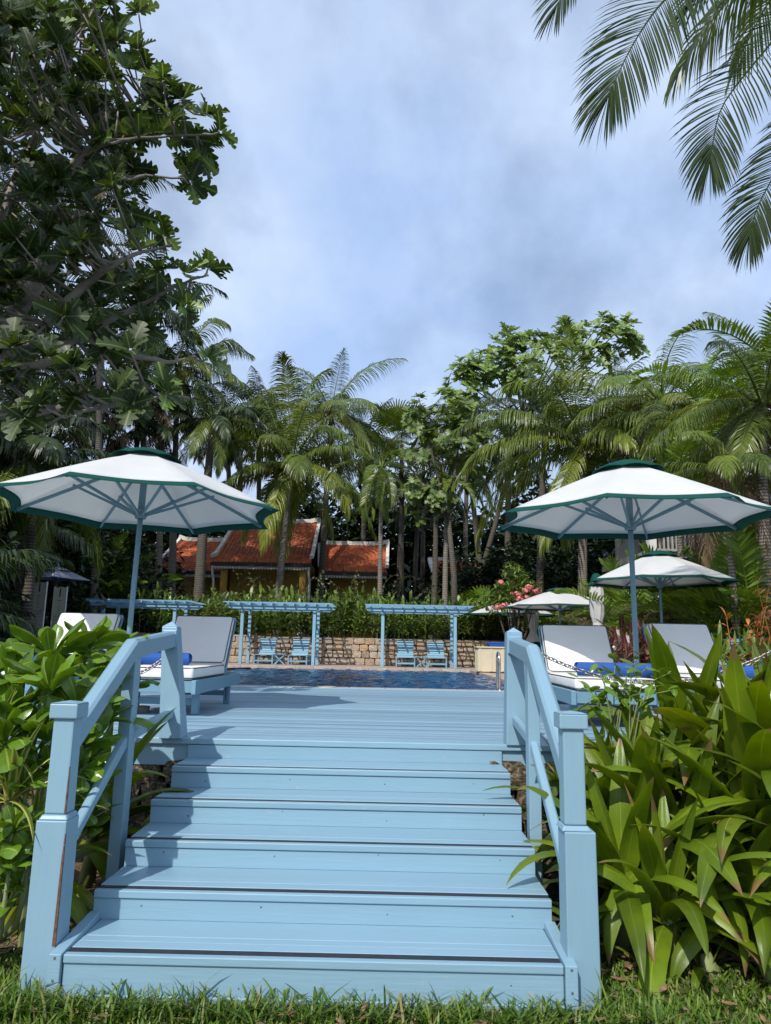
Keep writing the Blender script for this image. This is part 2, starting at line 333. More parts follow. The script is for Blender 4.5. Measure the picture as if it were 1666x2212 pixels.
def slabs(x0, x1, y0, y1, alongx, n, z0=-.16, z1=.004):
    for i in range(n):
        q = MB()
        if alongx: q.box(x0 + (x1 - x0) * i / n + .004, x0 + (x1 - x0) * (i + 1) / n - .004, y0, y1, z0, z1)
        else: q.box(x0, x1, y0 + (y1 - y0) * i / n + .004, y0 + (y1 - y0) * (i + 1) / n - .004, z0, z1)
        q.build('coping_slab', m_cop, cop, bevel=.008)
slabs(PX0 - .3, PX1 + .3, PY0 - .3, PY0, True, 24); slabs(PX0 - .3, PX1 + .3, PY1, PY1 + .3, True, 24)
slabs(PX1, PX1 + .3, PY0 + .002, PY1 - .002, False, 20); slabs(PX0 - .3, PX0, PY0 + .002, PY1 - .002, False, 20)
m_tile, nt_, N_, L_, b_ = mat('pool tile'); v_ = objvec(N_, L_, (1, 1, 1), False); br = N_.new('ShaderNodeTexBrick'); br.inputs['Scale'].default_value = 1; br.offset = 0
br.inputs['Brick Width'].default_value = .1; br.inputs['Row Height'].default_value = .1; br.inputs['Mortar Size'].default_value = .004
br.inputs['Color1'].default_value = (.01, .10, .25, 1); br.inputs['Color2'].default_value = (.015, .14, .32, 1); br.inputs['Mortar'].default_value = (.05, .15, .25, 1); L_.new(v_, br.inputs[0]); L_.new(br.outputs[0], b_.inputs['Base Color'])
b = MB(); b.box(PX0, PX1, PY0, PY1, -1.6, -1.55); b.box(PX0 - .05, PX0, PY0, PY1, -1.5, -.16); b.box(PX1, PX1 + .05, PY0, PY1, -1.5, -.16); b.box(PX0, PX1, PY1, PY1 + .05, -1.5, -.16); b.box(PX0, PX1, PY0 - .05, PY0, -1.5, -.16)
tag(b.build('pool_basin', m_tile), kind='structure')
m_water, nt_, N_, L_, b_ = mat('pool water'); v_ = objvec(N_, L_, (1, 1, 1), False)
b_.inputs['Base Color'].default_value = (.003, .06, .17, 1); b_.inputs['Roughness'].default_value = .05; b_.inputs['IOR'].default_value = 1.28; b_.inputs['Specular IOR Level'].default_value = .5
w1 = nz(N_, L_, 14, 3, v_, .6, .6); w2 = nz(N_, L_, 1.2, 2, v_); ad_ = N_.new('ShaderNodeMath'); ad_.operation = 'MULTIPLY_ADD'; ad_.inputs[1].default_value = .8; L_.new(w2.outputs[0], ad_.inputs[0]); L_.new(w1.outputs[0], ad_.inputs[2])
bump(N_, L_, b_, w1.outputs[0], .5, .01)
nx_, ny_ = 260, 300; gx, gy = np.meshgrid(np.linspace(PX0, PX1, nx_), np.linspace(PY0, PY1, ny_)); gz = np.full_like(gx, -.075); rw_ = np.random.default_rng(2)
for _ in range(34):
    wl = rw_.uniform(.17, .75); a_ = rw_.uniform(0, 2 * np.pi) if rw_.random() < .4 else rw_.normal(1.2, .7); ph = rw_.uniform(0, 6.28); gz += .0024 * (wl / .4) * np.sin(2 * np.pi / wl * (gx * np.cos(a_) + gy * np.sin(a_)) + ph + .8 * np.sin(gx * rw_.uniform(.5, 2) + gy * rw_.uniform(.5, 2)))
wb = MB(); wb.v = [tuple(p) for p in np.stack([gx, gy, gz], -1).reshape(-1, 3).tolist()]; wb.uv = [(0, 0)] * len(wb.v)
wb.f = [(j * nx_ + i, j * nx_ + i + 1, (j + 1) * nx_ + i + 1, (j + 1) * nx_ + i) for j in range(ny_ - 1) for i in range(nx_ - 1)]; wb.mi = [0] * len(wb.f)
tag(wb.build('pool_water', m_water, None, True), kind='structure')
# skimmer lid on the near coping
b = MB(); b.lathe([(0, .016), (.16, .016), (.17, .012), (.17, .0)], 24, (-.73, 12.5, .002)); tag(b.build('skimmer_lid', simple('skimmer lid plastic', (.55, .45, .24), .35), smooth=False), 'round beige skimmer lid set in the near pool coping', 'pool fitting')
# dark overflow grate in the water at the left of the pool
b = MB(); p0 = at(905, 1449, Z=-.06); gx0, gy0 = at(495, 1448, Z=-.05).x, 17.0
gr = thing('overflow_grate', 'dark overflow grate running across the left end of the pool', 'pool grate', (0, 0, 0))
A_, B_ = Vector((-6.4, 16.4, -.05)), Vector((-4.1, 23.6, -.05)); MB().bar(A_, B_, .10, .05).build('rail', m_strip, gr)
for i in range(14):
    p_ = A_.lerp(B_, (i + .5) / 14); MB().box(p_.x - .05, p_.x + .05, p_.y - .05, p_.y + .05, -.16, -.077).build('foot', m_strip, gr)

# raised garden behind the stone wall
b = MB(); b.box(-60, 60, 28.95, 30.5, GZ, .98); b.box(-60, 60, 30.5, 36, GZ, 1.02); b.box(-80, 80, 36, 70, GZ, 1.08); tag(b.build('garden_bank', m_litter), kind='structure')
# side gardens beside the terrace
b = MB(); b.box(8.4, 40, 9.5, 28.9, -.5, .10); tag(b.build('garden_bed', m_litter), kind='structure')
b = MB(); b.box(-40, -6.2, 6.2, 12.0, -.5, .06); b.box(-40, -11.6, 12.0, 28.9, -.5, .05); tag(b.build('garden_bed', m_litter), kind='structure')

# ---- stones: ten irregular blocks shared by the walls
m_stone, nt_, N_, L_, b_ = mat('limestone block'); v_ = objvec(N_, L_, (1, 1, 1)); n_ = nz(N_, L_, 4, 8, v_, .65); n2_ = nz(N_, L_, 14, 6, v_, .7)
c_ = ramp(N_, L_, n_.outputs[0], [(.28, (.22, .18, .14)), (.5, (.46, .39, .31)), (.72, (.60, .55, .47))]).outputs[0]
oi_ = N_.new('ShaderNodeObjectInfo'); c2_ = ramp(N_, L_, oi_.outputs['Random'], [(0, (.80, .72, .62)), (.3, (1.0, .95, .90)), (.6, (.95, .90, .88)), (.8, (1.05, .84, .62)), (1, (.70, .66, .62))]).outputs[0]
mx_ = N_.new('ShaderNodeMixRGB'); mx_.blend_type = 'MULTIPLY'; mx_.inputs[0].default_value = 1; L_.new(c_, mx_.inputs[1]); L_.new(c2_, mx_.inputs[2]); L_.new(mx_.outputs[0], b_.inputs['Base Color']); b_.inputs['Roughness'].default_value = .92
bump(N_, L_, b_, n2_.outputs[0], .8, .03)
m_stoned, nt_, N_, L_, b_ = mat('weathered coral rock'); v_ = objvec(N_, L_, (1, 1, 1)); n_ = nz(N_, L_, 9, 9, v_, .75)
L_.new(ramp(N_, L_, n_.outputs[0], [(.38, (.02, .018, .012)), (.5, (.16, .12, .07)), (.60, (.46, .38, .27))]).outputs[0], b_.inputs['Base Color']); b_.inputs['Roughness'].default_value = .95; bump(N_, L_, b_, n_.outputs[0], 1, .06)
def stone_mesh(k, m):
    rg = random.Random(k * 7 + 3); bm = bmesh.new(); bmesh.ops.create_cube(bm, size=1.0); bmesh.ops.subdivide_edges(bm, edges=bm.edges[:], cuts=1, use_grid_fill=True)
    for v in bm.verts:
        s_ = 1 - .10 * (sum(abs(c) > .4 for c in v.co) - 1); v.co *= max(.86, s_)
        v.co += Vector([rg.uniform(-.045, .045) for _ in range(3)])
    me = bpy.data.meshes.new('stone'); bm.to_mesh(me); bm.free(); me.materials.append(m); return me
stones = [stone_mesh(k, m_stone) for k in range(10)]; stonesd = [stone_mesh(k + 20, m_stoned) for k in range(6)]
WY = 28.42
wall = thing('stone_wall', 'long low wall of squared pale limestone blocks behind the pool', 'stone wall', (0, WY, 0))
MB().box(-16.5, 5.6, .08, .5, 0, .99).build('mortar', simple('mortar', (.20, .165, .13), .95, 0, 9, .4, .4), wall)
cnt = 0; z = 0.0
for row, hgt in enumerate((.27, .26, .25, .22)):
    x = -12.8 + random.uniform(0, .2)
    while x < 5.3:
        w = random.uniform(.22, .44) if row < 3 else random.uniform(.30, .52)
        hh = hgt * random.uniform(.95, 1.04)
        put('stone', stones[random.randrange(10)], wall, (x + w / 2, .06 + random.uniform(-.025, .025), z + hgt / 2), (random.uniform(-.03, .03), random.choice((0, math.pi)) + random.uniform(-.05, .05), 0), (w * 1.01, .26, hh * 1.01)); x += w; cnt += 1
    z += hgt
b = MB(); b.box(-16.6, -4.6, -.02, .5, .995, 1.05); b.box(-4.59, 5.7, .03, .5, .995, 1.02); b.build('wall_top', m_concrete, wall, bevel=.01)
b = MB(); b.box(5.4, 5.8, -.12, .5, 0, 1.06); b.box(5.81, 30, -.02, .5, 0, .8); b.build('brick_end', simple('dark brick', (.12, .085, .06), .9, 0, 6, .4, .4), wall)
# rough rock under the front of the deck
rw = thing('retaining_wall', 'rough weathered coral rock wall under the front edge of the deck', 'stone wall', (0, 5.66, GZ))
MB().box(-6.5, 6.5, .0, .15, -.03, .78).build('core', m_stoned, rw)
for sgn in (-1, 1):
    z = -.02
    for row in range(4):
        x = (1.02 if sgn > 0 else 1.02)
        while x < 3.4:
            w = random.uniform(.18, .36); put('stone', random.choice(stonesd), rw, (sgn * (x + w / 2), -.03 + random.uniform(-.03, .03), z + .1), (random.uniform(-.15, .15), random.uniform(-.2, .2), random.uniform(-.1, .1)), (w, .24, .22)); x += w * .96
        z += .19

# ---- deck
deck = tag(thing('deck', 'blue painted plank deck with loungers between the stairs and the pool', None), kind='structure')
y = 5.565; pitch = .1465; k = 0
bx = [-5.9, 5.6]
bm_ = MB().box(bx[0], bx[1], 0, .138, -.028, 0).mesh('deck_board', m_deck)
while y < 12.25:
    o = put('board', bm_, deck, (random.uniform(-.02, .02), y, random.uniform(-.002, .001)), (random.uniform(-.0007, .0007), 0, random.uniform(-.0004, .0004)), None, .003, 1); y += pitch
MB().box(-5.9, 5.6, 5.485, 5.545, -.04, 0.003).build('nosing_board', m_stair, deck, bevel=.006)
MB().box(-5.9, 5.6, 5.515, 5.54, -.19, -.043).build('fascia', m_stair, deck)
MB().box(-5.9, 5.6, 5.60, 12.25, -.068, -.032).build('gap_shade_sheet', m_strip, deck)  # one dark sheet under the boards, its colour stands in for shade in the gaps
MB().box(-5.9, 5.6, 12.28, 12.40, -.02, .006).build('edge_board', m_deck, deck, bevel=.004)

# ---- stairs
st = thing('stairs', 'wide pale blue wooden stairs with five treads leading up to the deck', 'stairs', (0, 3.47, GZ))
def loc(b, name, m, **k): return b.build(name, m, st, **k)
def lb(x0, x1, y0, y1, z0, z1): return MB().box(x0, x1, y0 - 3.47, y1 - 3.47, z0 - GZ, z1 - GZ)
nail = MB().lathe([(0, .0018), (.0045, .0015), (.006, 0)], 8).mesh('nail', m_nail)
for k in range(5):
    Y = 3.475 + .405 * k + (0.01 if k else 0); z = -.134 * (5 - k); hw = 1.092 if k == 0 else 1.135
    yb = 3.475 + .405 * (k + 1) + .01
    jt = lambda: random.uniform(-.002, .002)
    lb(-hw, hw, Y, Y + .036, z - .036, z).build('nosing_board', m_stair, st, bevel=.005)
    lb(-hw + .004, hw - .004, Y + .037, Y + .088, z - .030, z - .003).build('grip_strip', m_strip, st)
    lb(-hw, hw, Y + .089, Y + .163, z - .030, z + jt()).build('tread_board', m_stair, st, bevel=.003)
    lb(-hw, hw, Y + .166, Y + .225, z - .030, z + jt()).build('tread_board', m_stair, st, bevel=.003)
    lb(-hw, hw, Y + .227, yb + .02, z - .030, z - .001).build('tread_board', m_stair, st, bevel=.003)
    zb = GZ if k == 0 else z - .1345
    lb(-hw, hw, Y + .010, Y + .034, zb, z - .039).build('riser', m_stair, st, bevel=.002)
    for sgn in (-1, 1): lb(sgn * (hw - .034) - .014, sgn * (hw - .034) + .014, Y + .036, yb + .01, (GZ if k < 2 else z - .3), z - .031).build('stringer', m_stair, st)
    for q in range(4):
        put('nail', nail, st, (-hw * .80 + q * hw * .53 + random.uniform(-.05, .05), Y + .0098 - 3.47, (zb + z) / 2 + random.uniform(-.03, .02) - GZ), (R(90), 0, 0), random.uniform(.6, .95))
lb(-1.135, 1.135, 3.475 + .405 * 5 - .01 + .0, 3.475 + .405 * 5 + .014, -.134, -.045).build('riser', m_stair, st)
lb(-1.092, 1.092, 3.466, 3.484, GZ, GZ + .045).build('toe_board', m_stair, st, bevel=.003)
for sgn in (-1, 1):
    a, c = sorted((sgn * 1.096, sgn * 1.150)); q = MB(); y0, y1, yk = 3.462 - 3.47, 3.905 - 3.47, 3.60 - 3.47
    q.hexa([(a, y0, 0), (c, y0, 0), (c, y1, 0), (a, y1, 0)], [(a, y0, .205), (c, y0, .205), (c, y1, .235), (a, y1, .235)]); q.build('side_board', m_stair, st, bevel=.004)
    for zz in (.10, .19): put('nail', nail, st, (sgn * 1.123, y0 - .001, zz), (R(90), 0, 0), 1.1)

# ---- railings
def railing(sgn, label):
    xf = -1.222 if sgn < 0 else 1.187; root = thing('stair_railing', label, 'railing', (xf, 3.6, GZ))
    def X(b): b.v = [(p[0] - xf, p[1] - 3.6, p[2] - GZ) for p in b.v]; return b
    def sq(cx, w, cy, d, z): return [(cx - w / 2, cy - d / 2, z), (cx + w / 2, cy - d / 2, z), (cx + w / 2, cy + d / 2, z), (cx - w / 2, cy + d / 2, z)]
    cx = -1.227 if sgn < 0 else 1.195; cy = 3.605
    b = MB().hexa(sq(cx, .146, cy, .146, GZ), sq(cx, .142, cy, .142, -.135)); nw = X(b).build('front_newel', m_post, root, bevel=.006)
    cu = cx + (.004 if sgn < 0 else -.015)
    b = MB().hexa(sq(cu, .136, cy, .136, -.134), sq(cu, .112, cy, .112, -.112)); X(b).build('moulding', m_post, nw, bevel=.006)
    b = MB().hexa(sq(cu, .102, cy, .102, -.111), sq(cu, .100, cy, .100, .322)); X(b).build('shaft', m_post, nw, bevel=.008)
    b = MB().hexa(sq(cu, .134, cy, .134, .316), sq(cu, .134, cy, .134, .386)); b.add(sq(cu, .134, cy, .134, .3865) + [(cu, cy, .397)], [(0, 1, 4), (1, 2, 4), (2, 3, 4), (3, 0, 4)]); X(b).build('cap', m_post, nw, bevel=.007)
    if sgn < 0:
        q = MB(); xs = cx + .0722
        for (z0, z1, w) in ((-.66, -.30, .014), (-.31, -.24, .009), (-.235, -.19, .005)): q.hexa([(xs - w, cy - .0745, z0), (xs + .001, cy - .0745, z0), (xs + .001, cy - .066, z0), (xs - w, cy - .066, z0)], [(xs - w * .6, cy - .0735, z1), (xs + .0, cy - .0735, z1), (xs + .0, cy - .064, z1), (xs - w * .6, cy - .064, z1)])
        xs = cu + .0505; q.hexa([(xs - .008, cy - .0525, -.108), (xs + .001, cy - .0525, -.108), (xs + .001, cy - .045, -.108), (xs - .008, cy - .045, -.108)], [(xs - .003, cy - .0515, .10), (xs, cy - .0515, .10), (xs, cy - .045, .10), (xs - .003, cy - .045, .10)])
        X(q).build('rusty_crack', m_rust, nw)
    if sgn < 0: bt = sq(-1.258, .162, 5.532, .175, 0); tp = sq(-1.330, .113, 5.535, .11, .797); pk = (-1.330, 5.535, .838)
    else: bt = sq(1.245, .155, 5.545, .16, 0); tp = sq(1.238, .114, 5.54, .11, .803); pk = (1.238, 5.54, .842)
    b = MB().hexa(bt, tp); X(b).build('rear_newel', m_post, root, bevel=.006)
    b = MB().add(tp + [pk], [(0, 1, 4), (1, 2, 4), (2, 3, 4), (3, 0, 4)]); b.v = [(p[0], p[1], p[2] + .0006) for p in b.v]; X(b).build('newel_peak', m_post, root)
    # handrail swept in three sections
    if sgn < 0: P = [(-1.226, 3.63, .262), (-1.250, 4.46, .697), (-1.322, 5.482, .765)]; yb = 4.46
    else: P = [(1.180, 3.63, .150), (1.205, 4.63, .712), (1.236, 5.487, .770)]; yb = 4.63
    def sweep(P, w, h, nm, hh=None):
        q = MB(); n = len(P); ch = w * .22; vs = []
        for (x, y, z) in P: vs += [(x - w / 2, y, z - h), (x + w / 2, y, z - h), (x + w / 2, y, z - ch), (x + w / 2 - ch, y, z), (x - w / 2 + ch, y, z), (x - w / 2, y, z - ch)]
        fs = [(i * 6 + k, i * 6 + (k + 1) % 6, (i + 1) * 6 + (k + 1) % 6, (i + 1) * 6 + k) for i in range(n - 1) for k in range(6)] + [tuple(range(5, -1, -1)), tuple((n - 1) * 6 + k for k in range(6))]
        q.add(vs, fs); return X(q).build(nm, m_post, root, bevel=.004)
    sweep(P, .088, .115, 'handrail')
    e = P[2]; MB
    b = MB().box(e[0] - .052, e[0] + .052, 5.462, 5.482, e[2] - .12, e[2] + .008); X(b).build('bracket', m_post, root, bevel=.006)
    zl = .155; Q = [(P[0][0], 3.65, zl - (yb - 3.65) * .565), (P[1][0], yb + .04, zl), (P[2][0] + (.05 if sgn < 0 else 0), 5.47, zl + .055)]
    sweep(Q, .05, .062, 'lower_rail')
    b = MB().box(P[1][0] - .036, P[1][0] + .036, yb - .005, yb + .10, GZ, P[1][2] - .11); X(b).build('baluster', m_post, root, bevel=.004)
    b = MB().box(P[1][0] + sgn * .0 - .03, P[1][0] + .03, yb + .101, yb + .13, GZ, -.55); X(b).build('cleat', m_post, root, bevel=.003)
    return root
railing(-1, 'blue stair railing on the left with a rusty crack down its front newel')
railing(1, 'blue stair railing on the right beside the big strap leaf lilies')

# ================================================================== OBJECTS
# ---- parasols
def make_parasol(name, label, mc=m_canvas, mg=m_green, nside=8, Rr=1.5, zr=2.045, zt=2.60, zcap=2.715, group='white parasols with green trim'):
    root = thing(name, label, 'parasol', (0, 0, 0), 0, group)
    MB().tube([(0, 0, 0.02), (0, 0, 1.99)], .027, 14).build('pole', m_pole, root, smooth=True)
    MB().tube([(0, 0, 1.99), (0, 0, 2.60)], .036, 14).build('mast', m_pole, root, smooth=True)
    MB().lathe([(0, 0), (.26, 0), (.27, .05), (.10, .07), (.05, .22), (.045, .24), (0, .24)], 24).build('base', m_concrete, root, smooth=False)
    h = MB().lathe([(.03, 0), (.055, .0), (.062, .02), (.062, .05), (.045, .07), (.036, .10)], 16, (0, 0, 1.955)).build('hub', m_pole, root)
    for k in range(nside):
        a = 2 * math.pi * k / nside; MB().box(-.009, .009, .045, .075, 1.99, 2.02).build('bracket', m_steel, h); h_ = h.children[-1] if h.children else None
    for o in [c for c in bpy.data.objects if c.parent == h]: pass
    bl = [c for c in bpy.data.objects if c.parent == h]
    for k, o in enumerate(bl): o.rotation_euler = (0, 0, 2 * math.pi * k / nside)
    def surf(t, a, seg, gsag=1.0):      # t 0 top..1 rim ; a angle
        u = ((a / (2 * math.pi / nside)) % 1.0); e = math.sin(math.pi * u)     # 0 at rib, 1 mid panel
        pol = 1 / (math.cos((u - .5) * 2 * math.pi / nside)) * math.cos(math.pi / nside)
        r_ = (.24 + (Rr - .24) * t) * pol * (1 - .075 * e * t * t)
        z = zt + (zr - zt) * (t ** 1.08) - .030 * e * t * (1.35 - t) + .012 * e * t ** 4
        return (r_ * math.cos(a), r_ * math.sin(a), z)
    na = nside * 8; nt_ = 12; tb = .902
    def patch(t0, t1, n, dz=0):
        vs = [tuple(c + (dz if i == 2 else 0) for i, c in enumerate(surf(t0 + (t1 - t0) * j / n, 2 * math.pi * i_ / na, 0))) for j in range(n + 1) for i_ in range(na)]
        fs = [(j * na + i_, (j + 1) * na + i_, (j + 1) * na + (i_ + 1) % na, j * na + (i_ + 1) % na) for j in range(n) for i_ in range(na)]
        return vs, fs
    vs, fs = patch(0, tb, nt_); cano = MB().add(vs, fs).build('canopy', mc, root, smooth=True)
    s = cano.modifiers.new('thick', 'SOLIDIFY'); s.thickness = .003
    vs, fs = patch(tb + .001, 1.0, 3); bd = MB().add(vs, fs).build('trim', mg, root, smooth=True); s = bd.modifiers.new('thick', 'SOLIDIFY'); s.thickness = .005
    # vent cap, scalloped edge
    vs = []; 
    for j in range(4):
        t = j / 3
        for i_ in range(na):
            a = 2 * math.pi * i_ / na; u = (a / (2 * math.pi / nside)) % 1.0; e = math.sin(math.pi * u)
            r_ = .02 + .36 * t * (1 - .03 * e); vs.append((r_ * math.cos(a), r_ * math.sin(a), zcap - .11 * t ** 1.7 - (-.018 * e + .02) * t ** 3))
    fs = [(j * na + i_, (j + 1) * na + i_, (j + 1) * na + (i_ + 1) % na, j * na + (i_ + 1) % na) for j in range(3) for i_ in range(na)]
    cp_ = MB().add(vs, fs).build('vent_cap', mg, root, smooth=True); s = cp_.modifiers.new('thick', 'SOLIDIFY'); s.thickness = .004
    rib0 = None
    for k in range(nside):
        a = 2 * math.pi * k / nside; ca, sa = math.cos(a), math.sin(a)
        def P(r_, z): return (r_ * ca, r_ * sa, z)
        zb = lambda r_: zt + (zr - zt) * ((r_ - .24) / (Rr - .24)) ** 1.08 - .024 if r_ > .24 else zt - .024
        MB().bar(P(.03, zt - .03), P(Rr * .945, zb(Rr * .945)), .018, .034).build('rib', m_pole, root)
        MB().bar(P(.055, 2.0), P(.80, zb(.80) - .02), .020, .028).build('strut', m_pole, root)
    return root
par = make_parasol('parasol', 'large open white parasol with green trim over the left deck loungers')
par.location = (-2.342, 7.479, 0); par.rotation_euler = (R(-.6), R(1.0), R(37.7))
par2 = copy_tree(par, (2.87, 7.683, 0), R(18.8), 'large open white parasol with green trim over the right deck loungers'); par2.rotation_euler = (R(.4), R(-.6), R(18.8))
copy_tree(par, (5.72, 14.64, 0), R(12), 'open white parasol standing behind the big right parasol, over slatted loungers', 'white parasols with green trim').rotation_euler = (0, 0, R(12))
copy_tree(par, (5.62, 22.9, 0), R(30), 'open white parasol between the two furled parasols', 'white parasols with green trim').scale = (1.22, 1.22, .97)
copy_tree(par, (4.95, 28.0, 0), R(14), 'smaller looking open white parasol left of the farther furled parasol', 'white parasols with green trim').scale = (1.2, 1.2, .96)
copy_tree(par, (4.2, 33.5, 0.2), R(5), 'farthest white parasol, only its left edge showing past the others', 'white parasols with green trim').rotation_euler = (0, 0, R(5))
# furled parasols
def furled(name, label, x, y):
    root = thing(name, label, 'parasol', (x, y, 0), 0, 'furled white parasols')
    MB().tube([(0, 0, 0), (0, 0, 2.5)], .028, 10).build('pole', m_pole, root, smooth=True)
    MB().lathe([(0, 0), (.26, 0), (.26, .06), (.06, .09), (0, .1)], 20).build('base', m_concrete, root)
    n = 40; vs = []; prof = [(2.42, .13), (2.2, .17), (1.9, .185), (1.6, .17), (1.42, .12), (1.36, .105), (1.28, .13), (1.1, .21), (.98, .26)]
    rg = random.Random(int(x * 10)); ph = [rg.uniform(0, 6) for _ in range(9)]
    for j, (z, r_) in enumerate(prof):
        for i in range(n):
            a = 2 * math.pi * i / n; rr = r_ * (1 + .13 * math.sin(9 * a + .5 * j + ph[0]) + .06 * math.sin(4 * a + ph[1] + j * .3)); vs.append((rr * math.cos(a), rr * math.sin(a), z + .012 * math.sin(5 * a + j)))
    fs = [(j * n + i, (j + 1) * n + i, (j + 1) * n + (i + 1) % n, j * n + (i + 1) % n) for j in range(len(prof) - 1) for i in range(n)]
    MB().add(vs, fs).build('folded_canopy', m_canvas, root, smooth=True)
    MB().add([(v[0] * 1.02, v[1] * 1.02, v[2]) for v in vs[-n:]] + [(v[0] * 1.18, v[1] * 1.18, v[2] - .14 + .04 * math.sin(i)) for i, v in enumerate(vs[-n:])], [(i, n + i, n + (i + 1) % n, (i + 1) % n) for i in range(n)]).build('green_hem', m_green, root, smooth=True)
    MB().lathe([(.04, 2.66), (.10, 2.62), (.14, 2.5), (.19, 2.33)], 24).build('vent_cap', m_green, root, smooth=True)
    MB().lathe([(.115, 1.38), (.12, 1.37), (.12, 1.345), (.115, 1.335)], 20).build('tie_band', m_canvas, root)
p_ = at(1290, 1300, Y=18.7); furled('furled_parasol', 'furled white parasol with green cap, the nearer and larger of two', p_.x, 18.7)
p_ = at(1152, 1350, Y=26.6); furled('furled_parasol', 'furled white parasol in the distance left of the open middle parasol pole', p_.x, 26.6)

# ---- cushioned loungers (foot at y = 0, head towards +y)
def make_lounger(name, label):
    root = thing(name, label, 'sun lounger', (0, 0, 0), 0, 'cushioned sun loungers')
    w = .70
    for s in (-1, 1):
        MB().box(s * w / 2 - .021, s * w / 2 + .021, .0, 2.06, .205, .335).build('side_rail', m_lwood, root, bevel=.006)
        for yl in (.33, 1.72): MB().box(s * (w / 2 - .055) - .032, s * (w / 2 - .055) + .032, yl - .04, yl + .04, 0, .245).build('leg', m_lwood, root, bevel=.004)
    MB().box(-w / 2 + .024, w / 2 - .024, .03, .07, .22, .33).build('foot_rail', m_lwood, root, bevel=.004)
    MB().box(-w / 2 + .024, w / 2 - .024, 2.0, 2.04, .22, .33).build('head_rail', m_lwood, root, bevel=.004)
    for yl in (.33, 1.72): MB().box(-w / 2 + .09, w / 2 - .09, yl - .015, yl + .015, .09, .15).build('stretcher', m_lwood, root)
    for i in range(9): MB().box(-w / 2 + .024, w / 2 - .024, .10 + i * .145, .20 + i * .145, .312, .330).build('seat_slat', m_lwood, root)
    th = R(55); hy, hz = 1.33, .335; ax = Vector((0, math.cos(th), math.sin(th))); nm = Vector((0, -math.sin(th), math.cos(th)))
    def ob(u0, u1, v0, v1, n0, n1):   # box in back coordinates
        q = MB(); O = Vector((0, hy, hz)); c = lambda u, v, n_: O + Vector((u, 0, 0)) + ax * v + nm * n_
        q.hexa([c(u0, v0, n0), c(u1, v0, n0), c(u1, v1, n0), c(u0, v1, n0)], [c(u0, v0, n1), c(u1, v0, n1), c(u1, v1, n1), c(u0, v1, n1)]); return q
    for s in (-1, 1): ob(s * .325 - .022, s * .325 + .022, -.02, .76, -.03, .012).build('back_stile', m_lwood, root, bevel=.004)
    for i in range(7): ob(-.30, .30, .02 + i * .105, .09 + i * .105, -.015, .005).build('back_slat', m_lwood, root)
    ob(-.347, .347, .725, .775, -.03, .030).build('back_top_rail', m_lwood, root, bevel=.004)
    MB().bar((.22, 1.62, .70), (.22, 1.93, .30), .03, .03).build('prop', m_lwood, root); MB().bar((-.22, 1.62, .70), (-.22, 1.93, .30), .03, .03).build('prop', m_lwood, root)
    def cushion(nm_, q, lines):
        c = q.build(nm_, m_cush, root, bevel=.032, seg=4); c.data.polygons.foreach_set('use_smooth', [True] * len(c.data.polygons))
        MB_ = MB()
        for pts in lines: MB_.tube(pts, .0052, 5)
        MB_.build('piping', m_pipe, c); return c
    x = .335
    def rr(x0, x1, y0, y1, z, r_=.04):
        p = []
        for cx, cy, a0 in ((x1 - r_, y0 + r_, -90), (x1 - r_, y1 - r_, 0), (x0 + r_, y1 - r_, 90), (x0 + r_, y0 + r_, 180)):
            for q_ in range(5): a = R(a0 + q_ * 22.5); p.append((cx + r_ * math.cos(a), cy + r_ * math.sin(a), z))
        return p + [p[0]]
    z1 = .455
    cushion('mattress', MB().box(-x, x, .015, 1.36, .337, z1), [[(a, b, c - .004) for a, b, c in rr(-x + .006, x - .006, .021, 1.354, z1 - .006)], [(a, b, c) for a, b, c in rr(-x - .001, x + .001, .014, 1.361, .352)]])
    bc = lambda u, v, n_: tuple(Vector((0, hy, hz)) + Vector((u, 0, 0)) + ax * v + nm * n_)
    cushion('back_cushion', ob(-x, x, .085, .735, .008, .115), [[bc(a, b, .106) for a, b, c in rr(-x + .006, x - .006, .095, .729, 0)], [bc(a, b, .022) for a, b, c in rr(-x - .001, x + .001, .095, .737, 0)]])
    for s in (-1, 1):
        MB().tube([(s * .345, 1.36, .36), (s * .362, 1.355, .25), (s * .362, 1.35, .12), (s * .366, 1.348, .06)], .005, 5).build('tie_cord', m_pipe, root)
    return root
lg = make_lounger('sun_lounger', 'white cushioned sun lounger just behind the left stair newel, rolled towel across it'); LGZ = .003
lg.location = (-1.86, 6.97, LGZ)
copy_tree(lg, (-3.07, 6.75, LGZ), R(2), 'white cushioned sun lounger left of the left parasol pole, half behind the glossy shrub')
copy_tree(lg, (2.36, 6.72, LGZ), R(-1.5), 'white cushioned sun lounger just behind the right stair railing, left of the parasol pole').scale = (1.10, 1, .97)
copy_tree(lg, (3.56, 6.45, LGZ), R(3), 'white cushioned sun lounger right of the right parasol pole, behind the strap leaves')
copy_tree(lg, (5.0, 6.35, LGZ), R(4), 'white cushioned sun lounger at the right edge of the photo, mostly hidden by leaves')
copy_tree(lg, (3.75, 20.2, .003), R(-96), 'white cushioned sun lounger beyond the pool ladder at the right side of the pool')
copy_tree(lg, (3.95, 17.6, .003), R(-94), 'white cushioned sun lounger beyond the pool ladder, the nearer of two by the pool side')
